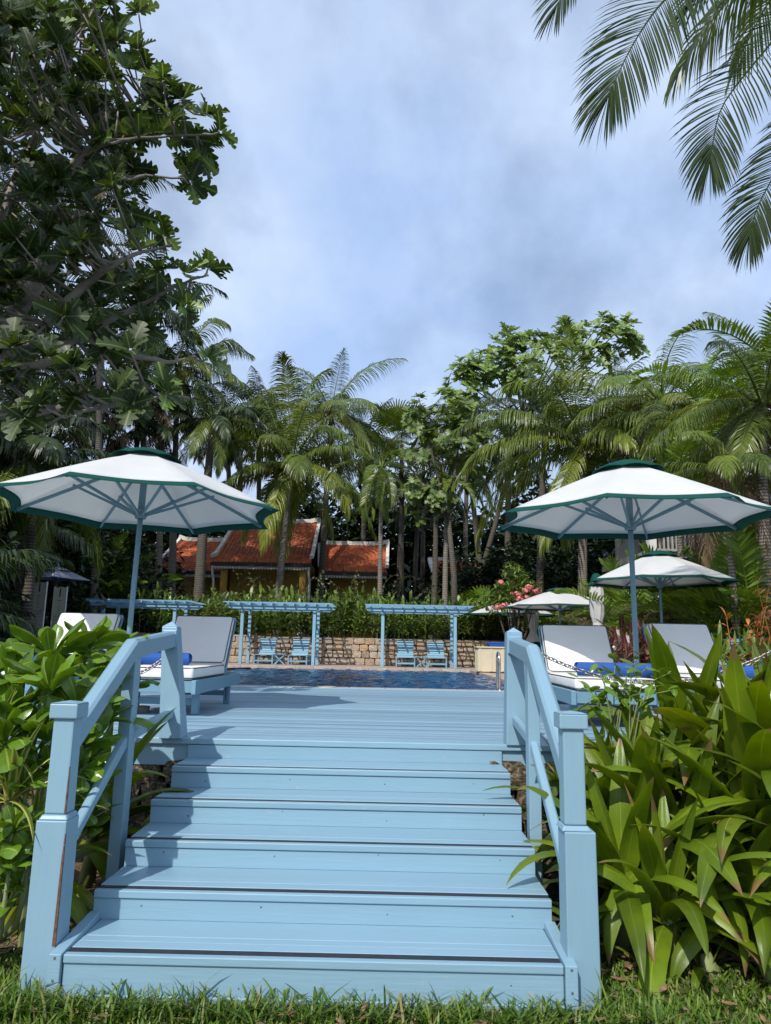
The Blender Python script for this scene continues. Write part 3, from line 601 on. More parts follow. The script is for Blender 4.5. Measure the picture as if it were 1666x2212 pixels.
# towels: rolled spiral
def towel(name, label, c, rz, Ln=.62, rad=.078):
    root_b = MB(); n = 64; turns = 3.6; th = .009; prof = []
    for side in (0, 1):
        seq = range(n + 1) if side == 0 else range(n, -1, -1)
        for i in seq:
            t = i / n; a = 2 * math.pi * turns * t + 1.0; r_ = .012 + (rad - .012) * t - (th if side else 0) * 1.0
            wob = 1 + .05 * math.sin(3 * a)
            prof.append((r_ * wob * math.cos(a) * 1.12, r_ * wob * math.sin(a) * .82))
    m = len(prof); xs = [-Ln / 2, -Ln / 4, 0, Ln / 4, Ln / 2]
    vs = [(x + .01 * math.sin(j * .7 + i), p[0] * (1 - .04 * abs(i - 2)), p[1]) for i, x in enumerate(xs) for j, p in enumerate(prof)]
    fs = [(i * m + j, i * m + (j + 1) % m, (i + 1) * m + (j + 1) % m, (i + 1) * m + j) for i in range(4) for j in range(m)]
    # end faces as quads along the band
    h = (n + 1)
    for base in (0, 4 * m):
        for i in range(n): q = (base + i, base + i + 1, base + m - 2 - i, base + m - 1 - i); fs.append(q if base else q[::-1])
    o = root_b.add(vs, fs).build(name, m_towel, None, smooth=False); o.location = c; o.rotation_euler = (0, 0, rz); tag(o, label, 'towel', 'rolled blue towels'); return o
towel('rolled_towel', 'rolled blue towel on the lounger just behind the left stair newel', (-2.02, 7.55, .525), R(2), .60, .083)
towel('rolled_towel', 'rolled blue towel on the leftmost deck lounger, peeping between shrub leaves', (-3.42, 7.35, .522), R(-4))
towel('rolled_towel', 'rolled blue towel on the lounger left of the right parasol pole', (2.44, 7.05, .522), R(-4), .70, .083)
towel('rolled_towel', 'rolled blue towel on the lounger right of the right parasol pole', (3.80, 7.0, .522), R(3), .72, .083)
towel('rolled_towel', 'rolled blue towel on the lounger at the right edge of the photo', (4.95, 6.95, .522), R(3), .66)
for y_, l_ in ((20.15, 'rolled blue towel on a lounger beyond the pool ladder'), (17.55, 'rolled blue towel on the nearer lounger by the pool side')):
    towel('rolled_towel', l_, (4.25, y_, .522), R(86), .6)

# ---- pergolas
def make_pergola(label):
    root = thing('pergola', label, 'pergola', (0, 0, 0), 0, 'blue pergolas along the pool')
    # origin at left front post foot, x to the right, y to the back
    sp, dp = 2.60, 1.45
    for x in (0, sp):
        for y in (0, dp): MB().box(x - .055, x + .055, y - .055, y + .055, 0, 2.02).build('post', m_perg, root, bevel=.005); 
    for x in (0, sp):
        for y in (0, dp):
            for zz in (.07,): MB().lathe([(0, .012), (.012, .01), (.016, 0)], 8).build('bolt', m_steel, root); o = bpy.data.objects[-1] if False else None
    for o in [c for c in bpy.data.objects if c.parent == root and c.name.startswith('bolt')]: o.rotation_euler = (R(90), 0, 0)
    bs = [c for c in bpy.data.objects if c.parent == root and c.name.startswith('bolt')]; k = 0
    for x in (0, sp):
        for y in (0, dp): bs[k].location = (x, y - .056, .09); k += 1
    for y in (-.077, dp + .077):
        q = MB(); x0, x1 = -.62, sp + .62; z0, z1 = 1.96, 2.09
        pr_ = [(x0, z1), (x0 + .0, z1 - .04), (x0 + .20, z0), (x1 - .20, z0), (x1, z1 - .04), (x1, z1)]
        vs = [(x, y - .02, z) for x, z in pr_] + [(x, y + .02, z) for x, z in pr_]
        q.add(vs, [(0, 1, 2, 3, 4, 5), (11, 10, 9, 8, 7, 6)] + [(i, i + 6, (i + 1) % 6 + 6, (i + 1) % 6) for i in range(6)]); q.build('beam', m_perg, root)
    nr = 10
    for i in range(nr):
        x = -.45 + (sp + .9) * i / (nr - 1); MB().box(x - .02, x + .02, -.42, dp + .42, 2.092, 2.165).build('rafter', m_perg, root)
    for i in range(15):
        y = -.38 + (dp + .76) * i / 14; MB().box(-.64, sp + .64, y - .022, y + .022, 2.167, 2.190).build('roof_slat', m_perg, root)
    return root
PG = [(-10.03, 26.45, 'left blue pergola partly behind the left lounger backrests'), (-4.985, 26.45, 'middle blue pergola over two slatted loungers, in front of the bungalow'), (.075, 26.45, 'right blue pergola over two slatted loungers, in front of the slim palms')]
pg0 = make_pergola(PG[0][2]); pg0.location = (PG[0][0], PG[0][1], 0)
for x, y, l_ in PG[1:]: copy_tree(pg0, (x, y, 0), 0, l_)

# ---- slatted steamer chairs
m_chair = painted('slatted chair paint', (.19, .38, .50), 0, .55, (4, 4, 4), var=.1)
def make_chair(label):
    root = thing('slatted_lounger', label, 'lounger', (0, 0, 0), 0, 'blue slatted wooden loungers')
    w = .66
    for s in (-1, 1):
        MB().box(s * w / 2 - .02, s * w / 2 + .02, 0, 1.25, .27, .33).build('side_rail', m_chair, root)
        for yl in (.05, 1.0): MB().box(s * (w / 2) - .022, s * (w / 2) + .022, yl - .03, yl + .03, 0, .27).build('leg', m_chair, root)
        MB().box(s * w / 2 - .012, s * w / 2 + .012, .08, .97, .10, .14).build('stretcher', m_chair, root)
        MB().bar((s * .29, .72, .33), (s * .29, 1.12, .95), .04, .03).build('back_stile', m_chair, root)
    for yl in (.05, 1.0): MB().box(-w / 2 + .023, w / 2 - .023, yl - .012, yl + .012, .10, .15).build('cross_bar', m_chair, root)
    for i in range(8): MB().box(-w / 2 + .021, w / 2 - .021, -.02 + i * .10, .06 + i * .10, .331, .349).build('seat_slat', m_chair, root)
    for i in range(8):
        t = .04 + i * .118; a = Vector((0, .72, .35)).lerp(Vector((0, 1.12, .97)), t); MB().bar(a + Vector((-.30, -.03, 0)), a + Vector((.30, -.03, 0)), .016, .070, Vector((0, .54, .84))).build('back_slat', m_chair, root)
    return root
ch = make_chair('blue slatted lounger, the left one under the middle pergola')
ch.location = (-4.22, 26.75, .0)
copy_tree(ch, (-2.98, 26.75, .0), 0, 'blue slatted lounger, the right one under the middle pergola')
copy_tree(ch, (.92, 26.75, .0), 0, 'blue slatted lounger, the left one under the right pergola')
copy_tree(ch, (2.06, 26.75, .0), 0, 'blue slatted lounger, the right one under the right pergola')
copy_tree(ch, (-9.2, 26.75, .0), 0, 'blue slatted lounger under the left pergola, behind the railing')
for (x, y, l_) in ((5.2, 13.4, 'bare blue slatted lounger left of the right parasol pole, below the hedge'), (6.0, 13.0, 'bare blue slatted lounger seen right behind the right parasol pole')):
    c = copy_tree(ch, (x, y, .0), R(-52), l_); c.scale = (1.05, 1.05, 1.05)
def side_table(x, y, label):
    root = thing('side_table', label, 'side table', (x, y, 0), 0, 'small blue side tables')
    for i in range(4): MB().box(-.22, .22, -.2 + i * .1, -.11 + i * .1, .36, .38).build('top_slat', m_chair, root)
    for s in (-1, 1): MB().bar((s * .19, -.15, 0), (-s * .19, -.15, .355), .03, .03).build('leg', m_chair, root); MB().bar((s * .19, .15, 0), (-s * .19, .15, .355), .03, .03).build('leg', m_chair, root)
side_table(-3.62, 26.8, 'small blue side table between the loungers under the middle pergola'); side_table(1.49, 26.8, 'small blue folding side table between the loungers under the right pergola')

# ---- towel box
cb = thing('towel_cabinet', 'cream panelled towel cabinet by the pool with blue towels on top', 'cabinet', (3.62, 22.4, 0))
m_cream = simple('cream plastic', (.60, .53, .38), .55, 0, 3, .06, .1)
MB().box(-.66, 1.0, -.35, .35, .03, .72).build('body', m_cream, cb, bevel=.01); MB().box(-.70, 1.04, -.39, .39, .722, .765).build('lid', m_cream, cb, bevel=.01)
for i in range(5): MB().box(-.66 + i * .34 + .03, -.66 + i * .34 + .09, -.366, -.352, .05, .70).build('panel_rib', m_cream, cb)
for i in range(6): MB().box(-.676, -.662, -.30 + i * .11, -.25 + i * .11, .05, .70).build('side_rib', m_cream, cb)
q = MB()
for i in range(3): 
    o = MB().box(-.30 - .02 * i, .42, -.28, .25, .768 + i * .045, .768 + i * .045 + .042).build('folded_towel', m_towel, None, bevel=.02, seg=3); o.location = (3.62, 22.4, 0); tag(o, 'folded blue towel on the cream cabinet, %s of the pile' % ('bottom', 'middle', 'topmost')[i], 'towel', 'folded blue towels on the cabinet')

# ---- pool ladder
la = thing('pool_ladder', 'stainless steel pool ladder at the near right end of the pool', 'pool ladder', (2.42, 12.75, 0))
for x in (-.235, .235):
    pts = [(x, -.15, .004), (x, -.15, .50)] + [(x, -.15 + .13 - .13 * math.cos(R(a)), .50 + .13 * math.sin(R(a))) for a in range(15, 180, 15)] + [(x, .11, .48), (x, .12, -.1), (x, .12, -1.0)]
    r_ = MB().tube(pts, .0215, 12).build('handrail', m_steel, la, smooth=True); MB().lathe([(.022, .012), (.045, .010), (.05, .0)], 20, (x, -.15, .006)).build('flange', m_steel, r_)
for z_ in (-.25, -.5, -.75): MB().box(-.23, .23, .09, .16, z_ - .015, z_ + .015).build('step', m_steel, la)

# ---- chains
def chain(label, A, B, sag, n, wide=1.0):
    A = Vector(A); B = Vector(B); root = thing('chain', label, 'chain', A)
    def C_(t): return A.lerp(B, t) - Vector((0, 0, sag * 4 * t * (1 - t)))
    ln = sum((C_((i + 1) / 60) - C_(i / 60)).length for i in range(60)); pitch = ln / n
    hl, hw, rd = pitch * .70, .0135 * wide, .0046 * wide; pts = []
    for k in range(16):
        a = 2 * math.pi * k / 16; pts.append(((hl - hw) * (1 if math.cos(a) > 1e-6 else (-1 if math.cos(a) < -1e-6 else 0)) + hw * math.cos(a), hw * math.sin(a), 0))
    b = MB(); m = len(pts); vs = []
    for k, p in enumerate(pts):
        t = (Vector(pts[(k + 1) % m]) - Vector(pts[k - 1])).normalized(); nn = t.cross(Vector((0, 0, 1)))
        for j in range(6): a = 2 * math.pi * j / 6; vs.append(Vector(p) + nn * rd * math.cos(a) + Vector((0, 0, rd * math.sin(a))))
    b.add(vs, [(k * 6 + j, k * 6 + (j + 1) % 6, ((k + 1) % m) * 6 + (j + 1) % 6, ((k + 1) % m) * 6 + j) for k in range(m) for j in range(6)]); me = b.mesh('link', m_chain, True)
    for i in range(n):
        t = (i + .5) / n; d = (C_(t + .4 / n) - C_(t - .4 / n)).normalized(); q = d.to_track_quat('X', 'Z'); q = q @ Euler((R(45) + (R(90) if i % 2 else 0), 0, 0)).to_quaternion()
        o = put('link', me, root, C_(t) - A); o.rotation_mode = 'QUATERNION'; o.rotation_quaternion = q
chain('steel chain drooping from the right stair newel across the white cushions to the right edge', at(1160, 1408, Y=5.62), at(1720, 1378, Y=5.35), .27, 62)
chain('steel chain fixed behind the left stair railing and drooping to the left', (-1.34, 5.58, .60), at(120, 1398, Y=5.35), .20, 34)

# ---- sign boards and small grey parasol at the left
sb_ = at(130, 1305, Y=20.5)
m_board = simple('cream board', (.62, .61, .46), .5, 0, 2, .06, .05); m_ink = simple('board print', (.10, .10, .09), .6, 0, 5, .1, 0); m_glass = simple('glass pane', (.16, .20, .19), .2, 0, 3, .2, 0)
def board(label, px0, px1, py0, Y, skew):
    a = at(px0, py0, Y=Y); c = at(px1, py0, Y=Y); w = c.x - a.x; top = a.z
    root = thing('menu_board', label, 'notice board', (a.x, Y, 0.05), skew, 'tall cream notice boards'); hgt = top - .05
    MB().box(0, w, 0, .03, .15, hgt).build('panel', m_board, root); MB().box(-.025, 0, -.01, .04, 0, hgt + .02).build('post', m_white, root); MB().box(w, w + .025, -.01, .04, 0, hgt + .02).build('post', m_white, root)
    MB().box(w * .46, w * .56, -.008, -.001, hgt - .26, hgt - .03).build('mark', m_pipe, root)
    t = MB(); rg = random.Random(4); z_ = hgt - .36
    t.box(w * .36, w * .64, -.004, -.001, z_ - .018, z_); z_ -= .09
    for k in range(26):
        wd = rg.uniform(.25, .44) if k > 5 else rg.uniform(.08, .22); x0 = .5 - wd if k < 7 else .08
        t.box(w * x0, w * min(.93, x0 + 2 * wd), -.004, -.001, z_ - .008, z_); z_ -= .040 if k % 5 else .075
        if z_ < .3: break
    t.build('print', m_ink, root)
board('cream notice board with small print, right one of two under the grey parasol', 119, 147, 1269, 20.5, R(-12))
board('cream notice board at the far left, nearly covered by dark leaves', 74, 104, 1258, 20.0, R(-12))
gp = make_parasol('grey_parasol', 'small grey parasol above the cream notice boards at the left', m_grey, m_grey, 4, .95, 1.93, 2.23, 2.30, 'small grey parasol')
p_ = at(122, 1255, Y=21.6); gp.location = (p_.x, 21.6, .55); gp.rotation_euler = (0, 0, R(20))

# ---- bungalow
m_wallY = simple('ochre render', (.40, .235, .045), .85, 0, 2, .12, .2); m_trimW = simple('white lime trim', (.62, .58, .53), .75, 0, 4, .15, .2); m_gutter = simple('dark gutter', (.02, .018, .016), .6)
m_rooft, nt_, N_, L_, b_ = mat('terracotta tile'); v_ = objvec(N_, L_, (1, 1, 1), False); n_ = nz(N_, L_, 3.2, 8, v_, .7); n2_ = nz(N_, L_, .35, 3, v_)
c_ = ramp(N_, L_, n_.outputs[0], [(.3, (.26, .065, .03)), (.52, (.52, .14, .05)), (.72, (.66, .24, .095))]).outputs[0]; mx_ = N_.new('ShaderNodeMixRGB'); mx_.blend_type = 'MULTIPLY'; mx_.inputs[0].default_value = 1; L_.new(c_, mx_.inputs[1])
L_.new(ramp(N_, L_, n2_.outputs[0], [(.4, (.78, .72, .72)), (.6, (1, 1, 1))]).outputs[0], mx_.inputs[2]); L_.new(mx_.outputs[0], b_.inputs['Base Color']); b_.inputs['Roughness'].default_value = .85
def roof(b, x0e, x1e, ye, ze, x0r, x1r, yr, zr):
    """pantiles between eave line and ridge line"""
    rows = 20; cols = int((x1e - x0e) / .19); rg = random.Random(int(x0e * 10))
    for j in range(rows):
        t0 = j / rows; t1 = (j + 1.12) / rows
        for i in range(cols):
            def P(u, t, h):
                xa = x0e + (x1e - x0e) * u; xb = x0r + (x1r - x0r) * u; zz = ze + (zr - ze) * (t ** 1.06); return (xa + (xb - xa) * t, ye + (yr - ye) * t, zz + h)
            u0 = i / cols; u1 = (i + 1) / cols; um = (u0 + u1) / 2; j_ = rg.uniform(0, .012)
            v = [P(u0, t0, .035 + j_), P(um, t0, .095 + j_), P(u1, t0, .035 + j_), P(u0, t1, .0), P(um, t1, .05), P(u1, t1, .0), P(u0, t0, 0), P(um, t0, .03), P(u1, t0, 0)]
            b.add(v, [(0, 1, 4, 3), (1, 2, 5, 4), (6, 7, 1, 0), (7, 8, 2, 1)])
def bungalow():
    G = 1.08
    root = thing('bungalow', 'ochre bungalow with terracotta tile roofs and white ridges behind the hedge', 'house', (-6, 40, G))
    def L3(p): return (p[0] + 6, p[1] - 40, p[2] - G)
    def bd(b, name, m, par=root, kind=None, **k):
        b.v = [L3(p) for p in b.v] if par is root else [L3(p) for p in b.v]
        o = b.build(name, m, par, **k)
        if kind: o['kind'] = kind
        return o
    def px(x, y, Y): return at(x, y, Y=Y)
    specs = []
    # (eave left px, eave right px, eave py, ridge left px, ridge right px, ridge py, eave Y, ridge Y)
    for nm, ex0, ex1, ey, rx0, rx1, ry, Ye, Yr in (('main', 458, 672, 1216, 512, 690, 1130, 35.5, 39.0), ('left', 328, 486, 1233, 390, 498, 1170, 37.0, 40.2), ('right', 690, 836, 1236, 690, 838, 1178, 37.5, 40.4)):
        e0 = px(ex0, ey, Ye); e1 = px(ex1, ey, Ye); r0 = px(rx0, ry, Yr); r1 = px(rx1, ry, Yr); ze = (e0.z + e1.z) / 2; zr = (r0.z + r1.z) / 2
        b = MB(); roof(b, e0.x, e1.x, Ye, ze, r0.x, r1.x, Yr, zr); o = bd(b, 'roof_tiles', m_rooft, kind='stuff')
        b = MB(); b.add([(r0.x, Yr, zr), (r1.x, Yr, zr), (e1.x + .3, 2 * Yr - Ye, ze), (e0.x - .3, 2 * Yr - Ye, ze)], [(0, 1, 2, 3)])
        b.add([(e0.x, Ye, ze - .02), (e1.x, Ye, ze - .02), (r1.x, Yr, zr - .02), (r0.x, Yr, zr - .02)], [(3, 2, 1, 0)]); bd(b, 'roof_deck', m_gutter)
        # ridge and verges, lifted at the ends
        b = MB(); n = 8
        pts = [(r0.x - .08 + (r1.x - r0.x + .16) * i / n, Yr, zr + .10 + .16 * (abs(2 * i / n - 1) ** 6)) for i in range(n + 1)]
        for i in range(n): b.bar(pts[i], pts[i + 1], .20, .22)
        bd(b, 'ridge', m_trimW)
        for (ea, ra, s) in ((e0, r0, -1), (e1, r1, 1)):
            b = MB(); P = []
            for i in range(7):
                t = i / 6; P.append((ea.x + (ra.x - ea.x) * t, Ye - .05 + (Yr - Ye) * t, ze + (zr - ze) * t ** 1.06 + .10 + (.22 * max(0, 1 - t * 6))))
            for i in range(6): b.bar(P[i], P[i + 1], .17, .17)
            bd(b, 'verge', m_trimW)
        b = MB().box(e0.x - .05, e1.x + .05, Ye - .14, Ye + .02, ze - .17, ze - .01); bd(b, 'gutter', m_gutter)
        # scalloped fringe
        b = MB(); nn = int((e1.x - e0.x) / .14)
        for i in range(nn):
            x = e0.x + (e1.x - e0.x) * i / nn; w = (e1.x - e0.x) / nn; zt_ = ze - .172; b.box(x, x + w * .86, Ye - .05, Ye - .03, zt_ - .10, zt_); b.add([(x, Ye - .05, zt_ - .10), (x + w * .86, Ye - .05, zt_ - .10), (x + w * .43, Ye - .05, zt_ - .17)], [(0, 1, 2)])
        bd(b, 'fringe', m_trimW)
        wy = Ye + (2.4 if nm == 'main' else 1.9)
        bd(MB().box(e0.x + .4, e1.x - .4, wy, Yr + 2.5, G, ze + (.3 if nm != 'main' else .4)), 'wall', m_wallY)
        specs.append((e0.x, e1.x, Ye, ze, wy))
    (a, c, Ye, ze, wy) = specs[0]
    for x in (a + .55, c - .42):
        o = bd(MB().box(x - .15, x + .15, Ye + .25, Ye + .55, ze - 1.55, ze - .02), 'pillar', m_wallY); bd(MB().box(x - .19, x + .19, Ye + .21, Ye + .59, ze - 1.70, ze - 1.55), 'capital', m_trimW, o); bd(MB().box(x - .155, x + .155, Ye + .245, Ye + .555, G, ze - 1.70), 'shaft', m_trimW, o)
    o = specs[1]; bd(MB().box(o[0] + .75, o[0] + 1.05, o[2] + .2, o[2] + .5, G, o[3] - .95), 'pillar', m_trimW)
    for s_, x in ((specs[0], specs[0][0] + .05), (specs[0], specs[0][1] - .1), (specs[1], specs[1][0] + .1), (specs[2], specs[2][1] - .3)):
        bd(MB().tube([(x, s_[2] - .08, s_[3] - .15), (x, s_[2] - .02, s_[3] - .5), (x + .05, s_[2] + .1, s_[3] - .9), (x + .05, s_[2] + .12, G)], .055, 8), 'downpipe', m_trimW)
    for s_, x in ((specs[0], specs[0][0] + 2.4), (specs[0], specs[0][0] + 3.9), (specs[2], specs[2][0] + 1.2), (specs[2], specs[2][0] + 2.3), (specs[1], specs[1][0] + 1.7)):
        fr = bd(MB().box(x - .5, x + .5, s_[4] - .05, s_[4] - .002, G + .5, G + 2.1), 'window', m_trimW)
        for k in (-1, 1):
            bd(MB().box(x + k * .235 - .2, x + k * .235 + .2, s_[4] - .06, s_[4] - .051, G + .6, G + 2.0), 'pane', m_glass, fr)
            for q in range(9): bd(MB().box(x + k * .235 - .2, x + k * .235 + .2, s_[4] - .075, s_[4] - .062, G + .65 + q * .15, G + .72 + q * .15), 'louvre', m_trimW, fr)
    x = specs[0][0] + 1.7; ln = bd(MB().lathe([(.0, .42), (.04, .36), (.10, .28), (.09, .26), (.07, .02), (0, 0)], 6, (x, specs[0][4] - .2, ze - 2.3)), 'lantern', m_gutter); bd(MB().box(x - .012, x + .012, specs[0][4] - .22, specs[0][4] - .001, ze - 1.95, ze - 1.92), 'lantern_arm', m_gutter, ln)
bungalow()
# small second roof far right between trunks
def small_roof():
    Ye, Yr = 47.0, 49.5; e0 = at(938, 1245, Y=Ye); e1 = at(1040, 1248, Y=Ye); r0 = at(928, 1212, Y=Yr); r1 = at(1046, 1214, Y=Yr)
    root = thing('far_bungalow', 'small terracotta roof with white ridge far off between the palm trunks', 'house', (e0.x, Ye, 1.0)); o_ = root.location
    def bd(b, n, m, kind=None):
        b.v = [(p[0] - o_.x, p[1] - o_.y, p[2] - o_.z) for p in b.v]; o = b.build(n, m, root)
        if kind: o['kind'] = kind
    b = MB(); roof(b, e0.x, e1.x, Ye, e0.z, r0.x, r1.x, Yr, r0.z); bd(b, 'roof_tiles', m_rooft, 'stuff')
    bd(MB().bar((r0.x - .1, Yr, r0.z + .12), (r1.x + .1, Yr, r0.z + .12), .3, .28), 'ridge', m_trimW); bd(MB().bar((e0.x, Ye, e0.z + .1), (r0.x, Yr, r0.z + .12), .26, .22), 'verge', m_trimW)
    bd(MB().box(e0.x + .3, e1.x - .3, Ye + .8, Yr, 1.0, e0.z), 'wall', m_wallY)
small_roof()
# white villa behind the right-hand palms
def villa():
    Y = 24.0; a = at(1500, 1200, Y=Y); m_wd = simple('weathered white boards', (.33, .31, .29), .7, 0, 3, .15, .2)
    root = thing('villa', 'white balustraded villa veranda hidden behind the palms at the right edge', 'house', (a.x, Y, .1)); ox, oy = a.x, Y
    def bd(b, n, m): b.v = [(p[0] - ox, p[1] - oy, p[2] - .1) for p in b.v]; return b.build(n, m, root)
    z1 = at(1540, 1170, Y=Y).z; x0 = at(1395, 1200, Y=Y).x; x1 = x0 + 8
    bd(MB().box(x0, x1, Y + .1, Y + 5, z1 - .55, z1 - .35), 'floor_slab', m_wd)
    bd(MB().box(x0, x1, Y - .02, Y + .06, z1 + .52, z1 + .60), 'top_rail', m_wd); bd(MB().box(x0, x1, Y - .02, Y + .06, z1 - .35, z1 - .27), 'bottom_rail', m_wd)
    b0 = MB().box(-.03, .03, -.025, .025, 0, .78).mesh('baluster', m_wd)
    for i in range(56): put('baluster', b0, root, (x0 - ox + .07 + i * .14, .02, z1 - .27 - .1))
    for z_ in (0, 1, 2, 3): bd(MB().box(x0 + .3, x1, Y + .5 + .012 * z_, Y + .6 + .012 * z_, .9 + z_ * .42 - .8, 1.3 + z_ * .42 - .8), 'weather_board', m_wd)
    bd(MB().box(x0, x1, Y + 3, Y + 3.2, z1 - .3, z1 + 3), 'wall', m_wd)
    for i in range(4): bd(MB().box(x0 + .1 + i * 2.5, x0 + .35 + i * 2.5, Y - .1, Y + .15, .1, z1 + 2.9), 'pillar', m_white)
    e = at(1560, 985, Y=Y); q = MB(); q.hexa([(x0 + 1.2, Y - .8, z1 + 3.0), (x1, Y - .8, z1 + 3.0), (x1, Y + 5, z1 + 4.6), (x0 + 1.2, Y + 5, z1 + 4.6)], [(x0 + 1.2, Y - .8, z1 + 3.15), (x1, Y - .8, z1 + 3.15), (x1, Y + 5, z1 + 4.75), (x0 + 1.2, Y + 5, z1 + 4.75)]); bd(q, 'roof', m_white)
villa()

# ================================================================== PLANTS
Z3 = Vector((0, 0, 1))
def strap(Ln, Wd, e0, bend, nseg=9, fold=.25, shape='strap', twist=0.0, wav=0.0, seed=0, curl=1.3):
    """leaf that leaves the origin along +x at elevation e0 and bends down by `bend` (radians)"""
    rg = random.Random(seed); b = MB(); p = Vector((0, 0, 0)); vs = []; uv = []
    yaw = rg.uniform(-.12, .12)
    for i in range(nseg + 1):
        t = i / nseg; th = e0 - bend * t ** curl; d = Vector((math.cos(th) * math.cos(yaw * t * 2), math.cos(th) * math.sin(yaw * t * 2), math.sin(th)))
        if i: p = p + d * (Ln / nseg)
        if shape == 'strap': w = min(1, .62 + 1.6 * t) * (1 - t ** 3.2) ** .9
        elif shape == 'spoon': w = (.15 + .85 * math.sin(t ** 2.1 * math.pi * .93) ** .7) if t < .999 else .14
        elif shape == 'lance': w = math.sin(math.pi * (t ** .8 * .97 + .03)) ** .85
        else: w = 1 - t
        w = max(w, .015) * Wd / 2; tw = twist * t
        s = Vector((0, 1, 0)); n = d.cross(s) * -1; s2 = s * math.cos(tw) + n * math.sin(tw); n2 = n * math.cos(tw) - s * math.sin(tw)
        for k, u in enumerate((-1, -.5, 0, .5, 1)):
            wv = wav * math.sin(t * 11 + k * 1.3 + seed) * abs(u) * Wd
            vs.append(p + s2 * (u * w) + n2 * (abs(u) ** 1.5 * w * fold + wv)); uv.append((.5 + u * .5, t))
    fs = [(i * 5 + k, i * 5 + k + 1, (i + 1) * 5 + k + 1, (i + 1) * 5 + k) for i in range(nseg) for k in range(4)]
    return b.add(vs, fs, uv)

def frond_on(b, pts, Ll, n, wid, rg, droop=.55, vee=.15, rach=.012, start=.10, seg=3, fwd=.35, miss=.0, prof=None, roll=0.0, taper=.62, sweep=.40):
    """leaflets along a rachis polyline"""
    pts = [Vector(p) for p in pts]; m = len(pts) - 1
    b.tube(pts, [rach * (1 - .85 * i / m) for i in range(m + 1)], 4, cap=False)
    def C_(t):
        x = t * m; i = min(int(x), m - 1); return pts[i].lerp(pts[i + 1], x - i)
    for k in range(n):
        t = start + (1 - start) * (k + rg.uniform(-.2, .2)) / (n - 1); t = min(max(t, .02), 1); c = C_(t); T = (C_(min(1, t + .03)) - C_(max(0, t - .03))).normalized()
        s = T.cross(Z3); s = s.normalized() if s.length > .05 else Vector((0, 1, 0)); nn = s.cross(T); s, nn = s * math.cos(roll) + nn * math.sin(roll), nn * math.cos(roll) - s * math.sin(roll)
        if prof: pl = prof(t)
        else: pl = (.55 + .45 * math.sin(min(1, (t - start) / .45) * math.pi / 2)) * (1 - taper * max(0, (t - .5) / .5) ** 1.6)
        for sd in (-1, 1):
            if rg.random() < miss: continue
            d = (s * sd * (1 - sweep * t) * (1 - .88 * t ** 6) + T * (fwd + sweep * t) + nn * (vee + rg.uniform(-.10, .10))).normalized(); l = Ll * pl * rg.uniform(.88, 1.08); wv = (T - d * T.dot(d)).normalized() if abs(T.dot(d)) < .98 else nn
            wv = (wv + nn * rg.uniform(-.5, .5)).normalized(); p = c.copy(); vs = []; dr = droop * rg.uniform(.75, 1.25)
            for q in range(seg + 1):
                w = wid * (1.0, 1.15, .85, .0)[min(3, int(q * 3 / seg))] * (.5 if q == 0 else 1) if q < seg else 0
                if q < seg: vs += [p + wv * w * .5, p - wv * w * .5]
                else: vs.append(p.copy())
                d = (d - Z3 * dr * (.55 + .5 * q) * (3 / seg) * .6).normalized(); p = p + d * (l / seg)
            fs = [(2 * q, 2 * q + 1, 2 * q + 3, 2 * q + 2) for q in range(seg - 1)] + [(2 * seg - 2, 2 * seg - 1, 2 * seg)]
            b.add(vs, fs)
    return b
ELEV = [78, 60, 42, 22, 2, -22, -48]
def frond_set(m, tag_, n=64, Ll=.28, wid=.0092, droop=1.0, bend=(50, 66, 74, 72, 66, 50, 34), vee=.12, nvar=2, miss=.02, rach=.010):
    S_ = {}
    for ei, e in enumerate(ELEV):
        for v in range(nvar):
            rg = random.Random(hash((tag_, ei)) % 999 if False else ei * 31 + v * 7 + len(tag_) * 101); p = Vector((0, 0, 0)); pts = [p.copy()]; bd_ = R(bend[ei]) * rg.uniform(.85, 1.15); yw = rg.uniform(-.25, .25)
            for i in range(12):
                t = (i + .5) / 12; th = R(e) - bd_ * t ** 1.35; p = p + Vector((math.cos(th) * math.cos(yw * t), math.cos(th) * math.sin(yw * t), math.sin(th))) / 12; pts.append(p.copy())
            b = MB(); frond_on(b, pts, Ll, n, wid, rg, droop, vee, rach, miss=miss); S_[(ei, v)] = b.mesh('frond', m, False)
    return S_
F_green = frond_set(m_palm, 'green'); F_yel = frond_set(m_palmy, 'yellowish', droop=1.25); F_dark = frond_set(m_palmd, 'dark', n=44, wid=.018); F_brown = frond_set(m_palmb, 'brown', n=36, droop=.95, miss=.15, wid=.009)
F_areca = frond_set(m_areca, 'areca', n=30, Ll=.26, wid=.024, droop=.22, vee=.42); F_fox = frond_set(m_palm, 'foxtails', n=60, Ll=.17, wid=.012, droop=.35, vee=.5, bend=(70, 80, 85, 80, 70, 60, 50))

